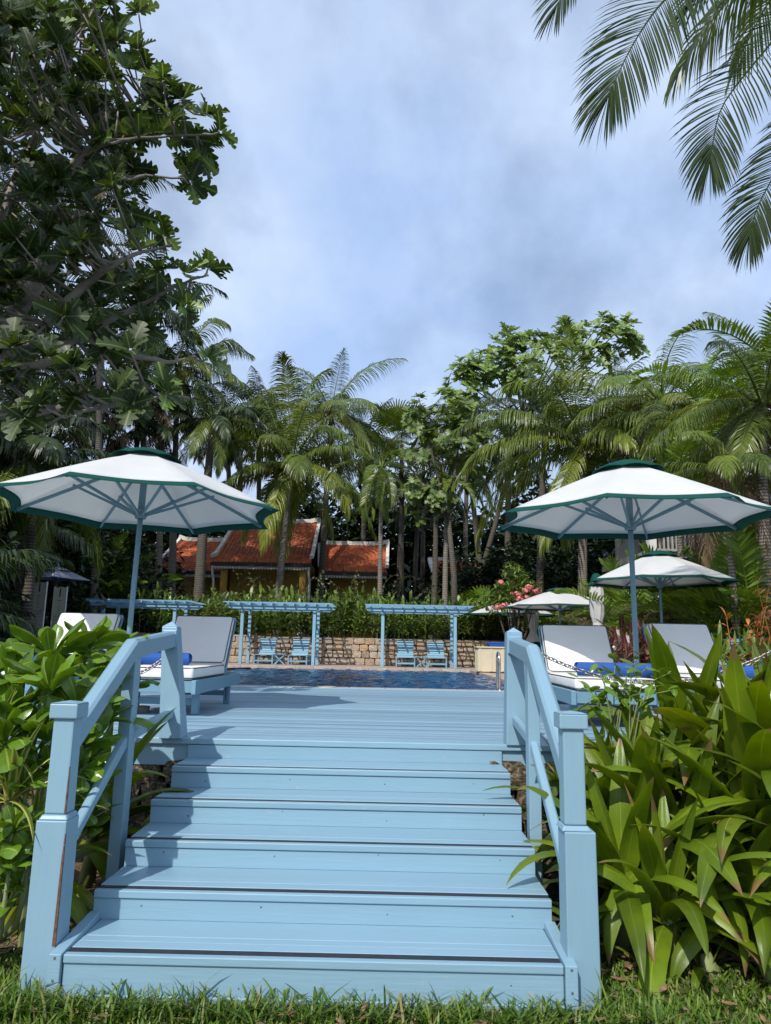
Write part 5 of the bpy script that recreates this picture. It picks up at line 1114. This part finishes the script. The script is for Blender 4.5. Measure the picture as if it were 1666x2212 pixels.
crinum('crinum lily lower down behind the left railing, in the shade', -1.72, 4.45, 0, .18, 15, .80, 5.1, aim=-.2, hi=1)
crinum('crinum lily under the left edge of the deck beside the steps', -1.45, 5.32, 0, .16, 10, .62, 1.1, aim=0, hi=1)
# low seedlings at the foot of the beds
for i, (x, y) in enumerate(((1.62, 4.0), (1.9, 3.95), (2.15, 3.85), (1.42, 4.6))):
    crinum('small young crinum sprout on bare soil, %s' % ('beside the right front newel', 'under the drooping leaves', 'at the edge of the lawn', 'behind the right baluster')[i], x, y, 0, .03, 7, .34, i + 2.2, hi=1)

# ---- glossy shrub at the left
NP = [strap(1.0, .46, R(e), R(bn), 10, .42, 'spoon', tw_, .035, k, 1.4).mesh('leaf', m_naup, True) for k, (e, bn, tw_) in enumerate(((82, 30, .1), (70, 45, -.2), (56, 50, .3), (42, 60, -.3), (20, 45, .2), (62, 75, .5)))]
def glossy_shrub(label, centers, base, seed, size=.29):
    rg = random.Random(seed); base = Vector(base); root = thing('glossy_shrub', label, 'shrub', base); st_ = MB()
    for (x, y, Y) in centers:
        c = P(x, y, Y); ax = (Vector((rg.uniform(-.35, .35), rg.uniform(-.55, .0), 1))).normalized(); q = ax.to_track_quat('Z', 'Y').to_matrix().to_4x4(); n = rg.randint(9, 11)
        st_.tube([Vector((rg.uniform(-.1, .1), rg.uniform(-.1, .1), 0)), (c - base) * .6 - Z3 * .12 + Vector((rg.uniform(-.08, .08), 0, 0)), c - base], [.018, .014, .010], 6)
        for k in range(n):
            t = k / n; j = 0 if k < 2 else rg.choice((1, 1, 5)) if k < 5 else rg.choice((2, 3, 2, 5)) if k < 9 else 4
            M = Matrix.Translation(c - base - ax * .03 * t) @ q @ Matrix.Rotation(k * 2.39996 + rg.uniform(-.3, .3), 4, 'Z') @ Matrix.Rotation(rg.uniform(-.3, .3), 4, 'X') @ Matrix.Scale(size * rg.uniform(.75, 1.1) * (.72 if k < 2 else 1), 4)
            o = put('leaf', NP[j], root); o.matrix_local = M
    st_.build('stems', m_stalk, root, smooth=True)
glossy_shrub('glossy broad leaved shrub beside the left railing, its top below the lounger back', [(190, 1400, 4.5), (112, 1420, 4.3), (55, 1440, 4.4), (245, 1420, 4.7), (15, 1470, 4.2), (108, 1490, 4.0), (205, 1480, 4.4), (165, 1540, 4.1), (45, 1550, 4.0), (100, 1590, 3.9), (228, 1560, 4.5), (60, 1640, 3.9), (180, 1610, 4.2), (10, 1600, 3.8), (-40, 1500, 4.2), (-30, 1560, 3.9), (150, 1460, 4.7), (270, 1500, 4.8)], (-2.0, 4.6, GZ), 5)
glossy_shrub('lower glossy shrub showing between the left front newel and the strap leaves', [(108, 1660, 3.9), (175, 1660, 4.1), (195, 1700, 4.3), (170, 1740, 4.2), (50, 1700, 3.8), (190, 1640, 4.4), (190, 1790, 4.5)], (-1.75, 4.5, GZ), 8, .21)
glossy_shrub('small glossy shrub at the left edge beside the lower newel', [(28, 1800, 3.65), (68, 1850, 3.7), (20, 1880, 3.6), (85, 1790, 3.8), (45, 1920, 3.75), (-15, 1840, 3.6)], (-1.75, 3.9, GZ), 9, .19)
# striped plants
VS = [strap(1.0, .085, R(e), R(bn), 9, .35, 'strap', .3, 0, k, 1.4).mesh('leaf', m_vari, True) for k, (e, bn) in enumerate(((80, 30), (65, 55), (48, 75), (30, 80), (10, 60)))]
def striped(label, x, y, z, n, Ln, seed):
    root = thing('striped_plant', label, 'plant', (x, y, z)); rg = random.Random(seed); MB().tube([(0, 0, GZ - z), (0, 0, .02)], .014, 6).build('stem', m_stalk, root)
    for k in range(n): put('leaf', VS[min(4, k * 5 // n)], root, (0, 0, 0), (R(rg.uniform(-12, 12)), 0, k * 2.4 + seed), Ln * rg.uniform(.8, 1.1))
p = P(20, 1730, 3.75); striped('yellow striped strap plant at the left edge, its blades reaching the newel', p.x, p.y, p.z, 18, .48, 1)
p = P(70, 1790, 4.0); striped('yellow striped plant half hidden behind the left front newel', p.x, p.y, p.z, 14, .40, 2)
p = P(-20, 1650, 3.9); striped('yellow striped plant just outside the left edge', p.x, p.y, p.z, 14, .45, 3)

# ---- vine through the railing chain
def vine():
    rg = random.Random(6); c0 = P(1330, 1560, 4.9); root = thing('climbing_vine', 'leafy green vine scrambling over the chain in front of the white cushions', 'vine', c0); st_ = MB(); V = [strap(1, .5, R(e), R(b_), 6, .2, 'lance', .2, .02, e, 1.2).mesh('leaf', m_naup, True) for e, b_ in ((40, 40), (10, 50), (-20, 40))]
    for (px_, py_) in ((1250, 1470), (1290, 1440), (1330, 1430), (1400, 1440), (1450, 1450), (1380, 1420), (1420, 1475), (1300, 1500), (1360, 1490), (1455, 1490), (1270, 1520)):
        e = P(px_, py_, rg.uniform(4.75, 5.15)) - c0; st_.tube([(rg.uniform(-.1, .1), 0, -.5), e * .5 + Vector((0, .03, .06)), e], [.005, .004, .003], 5)
        for k in range(7): t = .5 + .5 * k / 6; put('leaf', V[rg.randrange(3)], root, e * t + Z3 * .02, (R(rg.uniform(-20, 20)), 0, rg.uniform(0, 6.28)), rg.uniform(.08, .13))
    st_.build('stems', m_stalk, root)
vine()

# ---- ginger clumps on the bank behind the stone wall
def ginger_mesh(seed, n=10, h0=1.45, m=m_ging, ls=.42, w=.12):
    rg = random.Random(seed); b = MB()
    for s in range(n):
        x, y = rg.uniform(-.42, .42), rg.uniform(-.35, .35); h = h0 * rg.uniform(.65, 1.1); lean = Vector((rg.uniform(-.3, .3), rg.uniform(-.3, .15), 1)); top = Vector((x, y, 0)) + lean * h
        b.tube([(x, y, 0), top], [.012, .006], 3, cap=False)
        for k in range(12):
            t = .2 + .8 * k / 11; c = Vector((x, y, 0)).lerp(top, t); a = (k % 2) * math.pi + s + rg.uniform(-.5, .5); e = R(rg.uniform(15, 60)) + (.5 if k > 9 else 0); ln = ls * rg.uniform(.7, 1.15)
            d = Vector((math.cos(a) * math.cos(e), math.sin(a) * math.cos(e), math.sin(e))); sv = Vector((-math.sin(a), math.cos(a), 0)) * w * .5; m1 = c + d * ln * .45; d2 = (d - Z3 * .55).normalized(); m2 = m1 + d2 * ln * .35; tp = m2 + (d2 - Z3 * .5).normalized() * ln * .25
            b.add([c, m1 - sv, m1 + sv, m2 - sv * .8, m2 + sv * .8, tp], [(0, 1, 2), (1, 3, 4, 2), (3, 5, 4)], [(.5, .1), (0, .5), (1, .5), (.1, .8), (.9, .8), (.5, 1)])
    return b.mesh('leafy_stalks', m, False)
GM = [ginger_mesh(k) for k in range(6)]
bm2 = []
for k in range(3):
    rg = random.Random(k); b = MB()
    for s in range(4):
        x, y, z = rg.uniform(-.4, .4), rg.uniform(-.5, -.1), rg.uniform(.9, 1.6)
        for q in range(4): a = rg.uniform(0, 6.28); b.add([(x, y, z), (x + .03 * math.cos(a), y + .03 * math.sin(a), z + .05), (x + .11 * math.cos(a), y + .11 * math.sin(a), z + .05 + rg.uniform(0, .05)), (x + .04 * math.cos(a + .5), y + .04 * math.sin(a + .5), z - .01)], [(0, 1, 2, 3)])
    bm2.append(b.mesh('orange_bracts', m_orange, False))
rg = random.Random(3); k = 0
for row, (y, z, sc) in enumerate(((29.1, .96, 1.0), (29.9, .96, .98), (30.8, 1.0, 1.05))):
    x = -17 + row * .3
    while x < 9.5:
        where = 'left' if x < -5.6 else 'middle' if x < -.6 else 'right' if x < 3.2 else 'far right'
        lab = {'left': 'clump of leafy ginger above the wall behind the left pergola', 'middle': 'clump of leafy ginger above the wall behind the middle pergola', 'right': 'clump of leafy ginger above the wall behind the right pergola', 'far right': 'clump of leafy ginger above the wall right of the pergolas'}[where]
        root = thing('ginger_clump', lab, 'plant', (x, y + rg.uniform(-.15, .15), z), rg.uniform(0, 6.28), 'ginger clumps, ' + where + ' stretch of the bank')
        s = sc * rg.uniform(.85, 1.12); s *= (.85 if where == 'far right' else 1)
        put('leafy_stalks', GM[rg.randrange(6)], root, sc=s)
        if rg.random() < .22 and row == 0: put('orange_bracts', bm2[rg.randrange(3)], root, rot=(0, 0, -root.rotation_euler.z), sc=s)['kind'] = 'stuff'
        x += rg.uniform(.72, .95); k += 1

# ---- leaf clouds: hedges, far wood
def cloud(b, blobs, n, ls, rg, flat=.0, sh=.45):
    """random small leaf pairs in ellipsoids (cx, cy, cz, rx, ry, rz), denser near the skin"""
    tot = sum((e[3] * e[5]) for e in blobs)
    for e in blobs:
        m = int(n * e[3] * e[5] / tot); d = rg.normal(size=(m, 3)); d /= np.linalg.norm(d, axis=1)[:, None]; d *= (rg.random(m) ** sh)[:, None]
        lump = 1 + .22 * np.sin(d[:, 0] * 5 + e[0]) * np.cos(d[:, 2] * 4 + e[1]); c = np.array(e[:3]) + d * np.array(e[3:]) * lump[:, None]
        a = rg.random(m) * 2 * np.pi; el_ = rg.uniform(-.9, .6, m); L_ = ls * rg.uniform(.6, 1.3, m); dr_ = np.stack([np.cos(a) * np.cos(el_), np.sin(a) * np.cos(el_), np.sin(el_)], 1); sv = np.stack([-np.sin(a), np.cos(a), rg.uniform(-.5, .5, m)], 1)
        p0 = c; p1 = c + dr_ * (L_ * .5)[:, None] + sv * (L_ * .22)[:, None]; p2 = c + dr_ * L_[:, None] - np.array([0, 0, 1]) * (L_ * .15)[:, None]; p3 = c + dr_ * (L_ * .5)[:, None] - sv * (L_ * .22)[:, None]
        V_ = np.stack([p0, p1, p2, p3], 1).reshape(-1, 3); o = len(b.v); b.v.extend(map(tuple, V_)); b.uv.extend([(.5, 0), (.9, .5), (.5, 1), (.1, .5)] * m); b.f.extend([(o + 4 * i, o + 4 * i + 1, o + 4 * i + 2, o + 4 * i + 3) for i in range(m)]); b.mi.extend([0] * m)
    return b
nr = np.random.default_rng(4)
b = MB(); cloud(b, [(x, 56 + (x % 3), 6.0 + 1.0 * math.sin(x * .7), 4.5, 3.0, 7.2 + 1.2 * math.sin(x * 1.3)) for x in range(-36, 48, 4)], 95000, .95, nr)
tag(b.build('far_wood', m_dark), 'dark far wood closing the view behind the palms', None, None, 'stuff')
b = MB(); cloud(b, [(x, 34.5 + .5 * math.sin(x), 2.1 + .25 * math.sin(x * 2.1), 1.6, .9, 1.1 + .25 * math.sin(x * 1.7)) for x in range(-22, 12, 2)], 15000, .16, nr)
hd = b.build('hedge', leafmat('hedge leaf', (.10, .16, .03), (.05, .085, .015), .45, .2, ribw=0)); tag(hd, 'loose green hedge with wild shoots below the bungalow eaves', 'hedge')
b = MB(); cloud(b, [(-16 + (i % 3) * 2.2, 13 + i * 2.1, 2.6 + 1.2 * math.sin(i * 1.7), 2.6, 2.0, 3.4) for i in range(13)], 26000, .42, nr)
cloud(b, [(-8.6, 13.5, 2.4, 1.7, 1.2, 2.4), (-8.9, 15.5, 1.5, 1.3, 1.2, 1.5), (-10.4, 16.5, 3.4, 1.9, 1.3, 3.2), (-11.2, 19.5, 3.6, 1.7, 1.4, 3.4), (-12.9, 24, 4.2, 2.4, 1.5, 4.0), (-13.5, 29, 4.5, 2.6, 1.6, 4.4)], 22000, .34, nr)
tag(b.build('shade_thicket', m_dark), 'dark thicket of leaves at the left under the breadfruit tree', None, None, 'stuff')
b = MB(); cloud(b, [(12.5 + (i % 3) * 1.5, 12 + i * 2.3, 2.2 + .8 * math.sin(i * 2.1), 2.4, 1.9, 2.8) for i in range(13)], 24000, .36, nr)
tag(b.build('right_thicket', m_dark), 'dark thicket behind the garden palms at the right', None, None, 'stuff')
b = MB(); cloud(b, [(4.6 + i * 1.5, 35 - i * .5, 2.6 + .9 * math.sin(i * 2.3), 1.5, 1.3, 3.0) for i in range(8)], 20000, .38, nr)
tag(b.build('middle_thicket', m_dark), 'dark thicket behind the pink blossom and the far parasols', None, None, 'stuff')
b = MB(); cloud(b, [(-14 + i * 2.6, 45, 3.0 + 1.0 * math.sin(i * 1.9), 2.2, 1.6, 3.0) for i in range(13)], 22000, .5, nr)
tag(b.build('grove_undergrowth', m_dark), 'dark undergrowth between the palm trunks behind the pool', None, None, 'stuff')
# wild shoots above the hedge
sh = MB(); rg = random.Random(8)
for i in range(26):
    x = rg.uniform(-8.5, 1.5); p0 = Vector((x, 34.0, 2.6)); p = p0.copy(); pts = [p.copy()]; d = Vector((rg.uniform(-.6, .6), 0, 1)).normalized()
    for q in range(7): d = (d + Vector((rg.uniform(-.35, .35), 0, -.10 - .05 * q))).normalized(); p = p + d * rg.uniform(.18, .30); pts.append(p.copy())
    sh.tube(pts, .010, 3)
    for p in pts[1:]:
        for q in range(3): a = rg.uniform(0, 6.28); v = Vector((math.cos(a) * .09, -.03, math.sin(a) * .09)); w = Vector((v.z, 0, -v.x)) * .4; sh.add([p, p + v * .5 + w, p + v, p + v * .5 - w], [(0, 1, 2, 3)])
so = sh.build('shoots', leafmat('wild shoot leaf', (.16, .17, .05), None, .5, .2, ribw=0), hd)

# ---- mid-ground clumps
def areca(label, x, y, z, Lf, n, seed, group=None, sets=(F_areca,), name='areca_clump'):
    rg = random.Random(seed); root = thing(name, label, 'palm', (x, y, z), 0, group); b = MB()
    for k in range(n):
        e = 84 - 55 * (k / n) + rg.uniform(-8, 8); ei = min(range(7), key=lambda i: abs(ELEV[i] - e)); a = k * 2.39996 + seed; st_ = rg.uniform(.1, .55) * Lf; o = Vector((math.cos(a) * .14 * Lf, math.sin(a) * .14 * Lf, st_))
        b.tube([(0, 0, 0), o * .6, o], [.03, .022, .012], 5); S_ = sets[rg.randrange(len(sets))] if k > n * .6 else sets[0]; put('frond', S_[(ei, rg.randrange(2))], root, o, (0, 0, a), Lf * rg.uniform(.8, 1.1))
    b.build('stems', m_shaft, root, smooth=True)
p = P(215, 1290, 30); areca('sunlit yellow green areca clump left of the left pergola', p.x, 30, 1.0, 3.0, 20, 3)
p = P(262, 1290, 31); areca('second areca clump behind the left pergola beside the parasol pole', p.x, 31, 1.0, 2.6, 16, 5)
p = P(30, 1300, 15); areca('dark areca clump behind the glossy shrub at the far left', p.x - .5, 13.5, .05, 1.6, 20, 9, None, (F_dark,))
p = P(-25, 1300, 13); areca('dark broad leafed palm clump at the left edge of the photo', p.x - .4, 11.5, .05, 1.5, 20, 10, None, (F_dark,))
p = P(-90, 1300, 13); areca('dark palm clump just outside the left edge', p.x, 11.5, .05, 2.4, 18, 12, None, (F_dark,))
AL = ['behind the middle open parasol', 'right of the nearer furled parasol', 'beside the pink blossom', 'left of the far open parasol pole', 'right behind the right parasol pole', 'right of the far open parasol pole', 'under the right end of the far open parasol', 'at the right edge under the croton', 'just outside the right edge', 'between furled parasol and right parasol pole', 'under the big right parasol rim, far back', 'before the foot of the villa', 'behind the nearer furled parasol', 'at the right edge, tall and far back']
for i, (x, Y, Lf) in enumerate(((1230, 31, 2.2), (1320, 25, 2.2), (1180, 33, 2.4), (1370, 19, 2.2), (1440, 20, 2.4), (1500, 17.5, 2.2), (1560, 16.5, 2.1), (1630, 15, 2.2), (1700, 14.5, 2.2), (1405, 22.5, 2.2), (1480, 23, 2.8), (1590, 20, 2.8), (1280, 28, 2.4), (1660, 18, 2.8))):
    q = gb(x, Y, .1, 1340); areca('feathery areca clump ' + AL[i], q[0], Y, .1, Lf, 18, 30 + i, 'areca clumps in the right hedge', (F_areca, F_green, F_brown))
RH = fan_set(m_areca, 8, .42, R(170), .35, .25)
def rhapis(label, x, y, z, h, n, seed, group, m=None, sc=1.0):
    rg = random.Random(seed); root = thing('lady_palm', label, 'palm', (x, y, z), 0, group); b = MB()
    for k in range(n):
        o = Vector((rg.uniform(-.35, .35), rg.uniform(-.3, .3), h * rg.uniform(.35, 1.0))); b.tube([(o.x, o.y, 0), o], .012, 4); a = rg.uniform(0, 6.28); put('fan_leaf', RH[(rg.randrange(4), rg.randrange(3))], root, o, (0, 0, a), sc * rg.uniform(.8, 1.2))
    b.build('stems', m_barkd, root)
for i, (x, Y) in enumerate(((1035, 30.2), (1060, 29.6), (1085, 30.4), (1150, 31.5), (1180, 31), (1010, 31.0))): q = gb(x, Y, 0); rhapis('lady palm with small fans, ' + ('left of the pink blossom by the wall end', 'before the trunk left of the pink blossom', 'just left of the pink blossom', 'right of the pink blossom', 'behind the middle open parasol top', 'at the right end of the right pergola')[i], q[0], Y, .9 if Y > 28.9 else 0, 1.7, 26, i + 3, 'lady palms right of the pergolas')
# strap leaved clumps low along the right bed
LS = [ginger_mesh(40 + k, 9, .55, m_ging, .42, .055) for k in range(3)]; CS = [ginger_mesh(50 + k, 5, .75, m_cord, .38, .075) for k in range(2)]; OS = [ginger_mesh(60 + k, 6, .9, m_crot, .26, .06) for k in range(2)]
rg = random.Random(14)
for i in range(34):
    Y = rg.uniform(10.2, 15.5); x = rg.uniform(5.4, 9.5) * (Y / 12); root = thing('leafy_clump', 'low yellow green leafy clump behind the right-hand loungers', 'plant', (x, Y, .0 if Y < 9.5 else .05), rg.uniform(0, 6.3), 'low leafy clumps behind the right loungers'); put('leafy_stalks', LS[i % 3], root, sc=rg.uniform(.9, 1.35))
for i, (x, Y, l_) in enumerate(((1345, 12.2, 'red leaved cordyline left of the right parasol pole, behind the cushions'), (1385, 12.8, 'red leaved cordyline just right of the right parasol pole'), (1325, 14.5, 'dark red cordyline at the foot of the nearer furled parasol'))):
    q = gb(x, Y, .0, 1380); root = thing('cordyline', l_, 'plant', (q[0], Y, .0)); put('red_leaves', CS[i % 2], root, sc=1.2 + .1 * i)
for i, (x, Y, z, l_) in enumerate(((1672, 9.3, .75, 'croton with flaming orange leaves at the right edge of the photo'), (1655, 9.8, .25, 'lower orange and pink croton at the right edge of the photo'))):
    q = gb(x, Y, 0, 1400); root = thing('croton', l_, 'plant', (q[0], Y, .05)); put('orange_leaves', OS[i], root, (0, 0, z), sc=.9); MB().tube([(0, 0, 0), (0, 0, z + .1)], .02, 5).build('stem', m_barkd, root)
# pink blossom shrub
def pinkshrub():
    c = P(1115, 1300, 25.5); base = Vector((c.x, 25.5 + .3, .0)); root = thing('blossom_shrub', 'shrub with coral pink blossom clusters between the far parasols and the palms', 'shrub', base); b = MB()
    cs = [P(1145, 1272, 25.3), P(1125, 1250, 25.5), P(1090, 1270, 25.4), P(1100, 1300, 25.3), P(1155, 1300, 25.5), P(1070, 1300, 25.6), P(1125, 1285, 25.2), P(1110, 1235, 25.7)]
    cloud(b, [(p.x - base.x, p.y - base.y, p.z - base.z, .42, .4, .34) for p in cs], 1500, .2, nr); b.build('foliage', m_ging, root)
    st_ = MB(); [st_.tube([(0, 0, 0), (p - base) * .6, p - base], [.04, .03, .015], 5) for p in cs]; st_.build('stems', m_barkd, root)
    rg = random.Random(3)
    for (x, y, r_) in ((1145, 1268, .10), (1136, 1276, .09), (1158, 1277, .11), (1138, 1290, .09), (1115, 1283, .11), (1088, 1308, .11), (1075, 1312, .09), (1122, 1293, .1), (1082, 1258, .06), (1112, 1312, .09)):
        c = P(x, y, 24.75) - base; f = MB()
        for k in range(60):
            d = Vector((rg.gauss(0, 1), rg.gauss(0, 1), rg.gauss(0, 1))).normalized(); p = c + Vector((d.x * 1.5, d.y, d.z * .8)) * r_ * rg.uniform(.2, 1.25); s = d.orthogonal().normalized() * rg.uniform(.02, .045); u = d.cross(s); f.add([p - s - u, p + s - u, p + s + u + d * .02, p - s + u], [(0, 1, 2, 3)])
        f.build('blossom', m_pink, root)
pinkshrub()

# ---- grass
def grass():
    rg = np.random.default_rng(9)
    def field(n, x0, x1, y0, y1, h0, h1, keep=None):
        x = rg.uniform(x0, x1, n); y = rg.uniform(y0, y1, n)
        if keep is not None: k = keep(x, y); x = x[k]; y = y[k]
        m = len(x); h = rg.uniform(h0, h1, m) * (1 + .5 * (rg.random(m) > .93)); a = rg.uniform(0, 2 * np.pi, m); ln = rg.uniform(.15, 1.5, m) * h; w = rg.uniform(.0026, .0062, m); sx, sy = -np.sin(a), np.cos(a); dx, dy = np.cos(a) * ln, np.sin(a) * ln; z = np.full(m, GZ - .01)
        V_ = np.empty((m, 7, 3)); 
        for j, (t, wk) in enumerate(((0, 1), (.45, 1), (.8, .7))):
            bx_ = x + dx * t * t; by_ = y + dy * t * t; bz = z + h * t * (1 - .15 * t)
            V_[:, 2 * j] = np.stack([bx_ - sx * w * wk, by_ - sy * w * wk, bz], 1); V_[:, 2 * j + 1] = np.stack([bx_ + sx * w * wk, by_ + sy * w * wk, bz], 1)
        V_[:, 6] = np.stack([x + dx, y + dy, z + h * .86], 1); return V_
    def dens(x, y): 
        nx = np.sin(x * 2.3 + 1) * np.cos(y * 3.1) + .5 * np.sin(x * 6.1 + y * 4.7)
        edge = 4.35 + .25 * np.sin(x * 3.3) - .30 * np.clip(x - 1.6, 0, 3)
        inside = (np.abs(x) < 1.17) & (y > 3.47)
        return (~inside) & (rg.random(len(x)) < np.clip(1.15 + .3 * nx - np.clip((y - edge) * 3.2, 0, 2), 0, 1))
    V_ = np.concatenate([field(52000, -2.6, 3.4, 2.7, 5.2, .022, .060, dens), field(1500, -1.4, 1.5, 3.36, 3.47, .05, .09), field(900, -1.4, 1.5, 3.30, 3.47, .08, .15), field(16000, -4, 4, .5, 2.8, .02, .05)])
    m = len(V_); me = bpy.data.meshes.new('grass'); idx = np.arange(m)[:, None] * 7
    F_ = []; q = np.concatenate([idx + np.array([0, 1, 3, 2]), idx + np.array([2, 3, 5, 4])], 1).reshape(-1, 4); t = (idx + np.array([4, 5, 6]))
    nv = m * 7; me.vertices.add(nv); me.vertices.foreach_set('co', V_.reshape(-1)); nl = q.size + t.size; me.loops.add(nl); me.loops.foreach_set('vertex_index', np.concatenate([q.ravel(), t.ravel()])); npoly = len(q) + len(t); me.polygons.add(npoly)
    ls = np.concatenate([np.arange(len(q)) * 4, q.size + np.arange(len(t)) * 3]); me.polygons.foreach_set('loop_start', ls); me.update(calc_edges=True); me.validate()
    mg, nt_, N_, L_, b_ = mat('grass blade'); g_ = N_.new('ShaderNodeNewGeometry'); r_ = ramp(N_, L_, g_.outputs['Random Per Island'], [(.0, (.045, .10, .010)), (.45, (.10, .19, .015)), (.8, (.16, .25, .025)), (1, (.30, .26, .10))]); L_.new(r_.outputs[0], b_.inputs['Base Color']); b_.inputs['Roughness'].default_value = .45
    tr = N_.new('ShaderNodeBsdfTranslucent'); L_.new(r_.outputs[0], tr.inputs[0]); ms = N_.new('ShaderNodeMixShader'); ms.inputs[0].default_value = .3; L_.new(b_.outputs[0], ms.inputs[1]); L_.new(tr.outputs[0], ms.inputs[2]); L_.new(ms.outputs[0], N_['Material Output'].inputs[0])
    me.materials.append(mg); o = bpy.data.objects.new('grass', me); COL.objects.link(o); tag(o, kind='stuff')
grass()
# dead leaves and clods on the soil
b = MB(); rg = random.Random(21)
for i in range(1250):
    x = rg.uniform(1.25, 4.2) if rg.random() < .7 else rg.uniform(-2.4, -1.15); y = rg.uniform(3.75, 5.5)
    if i >= 950: x = rg.uniform(-2.2, 3.0); y = rg.uniform(2.9, 3.455) if abs(x) < 1.3 else rg.uniform(2.9, 4.3)
    a = rg.uniform(0, 6.28); s = rg.uniform(.012, .05); z = GZ + .02; d = Vector((math.cos(a), math.sin(a), rg.uniform(-.2, .4))) * s; w = Vector((-math.sin(a), math.cos(a), rg.uniform(-.3, .3))) * s * .35
    c = Vector((x, y, z + rg.uniform(0, .012) + (.012 if i >= 950 else 0))); b.add([c - d, c + w, c + d, c - w], [(0, 1, 2, 3)])
tag(b.build('dead_leaves', simple('dead leaf', (.22, .13, .07), .85, 0, 30, .5, .2)), kind='stuff')
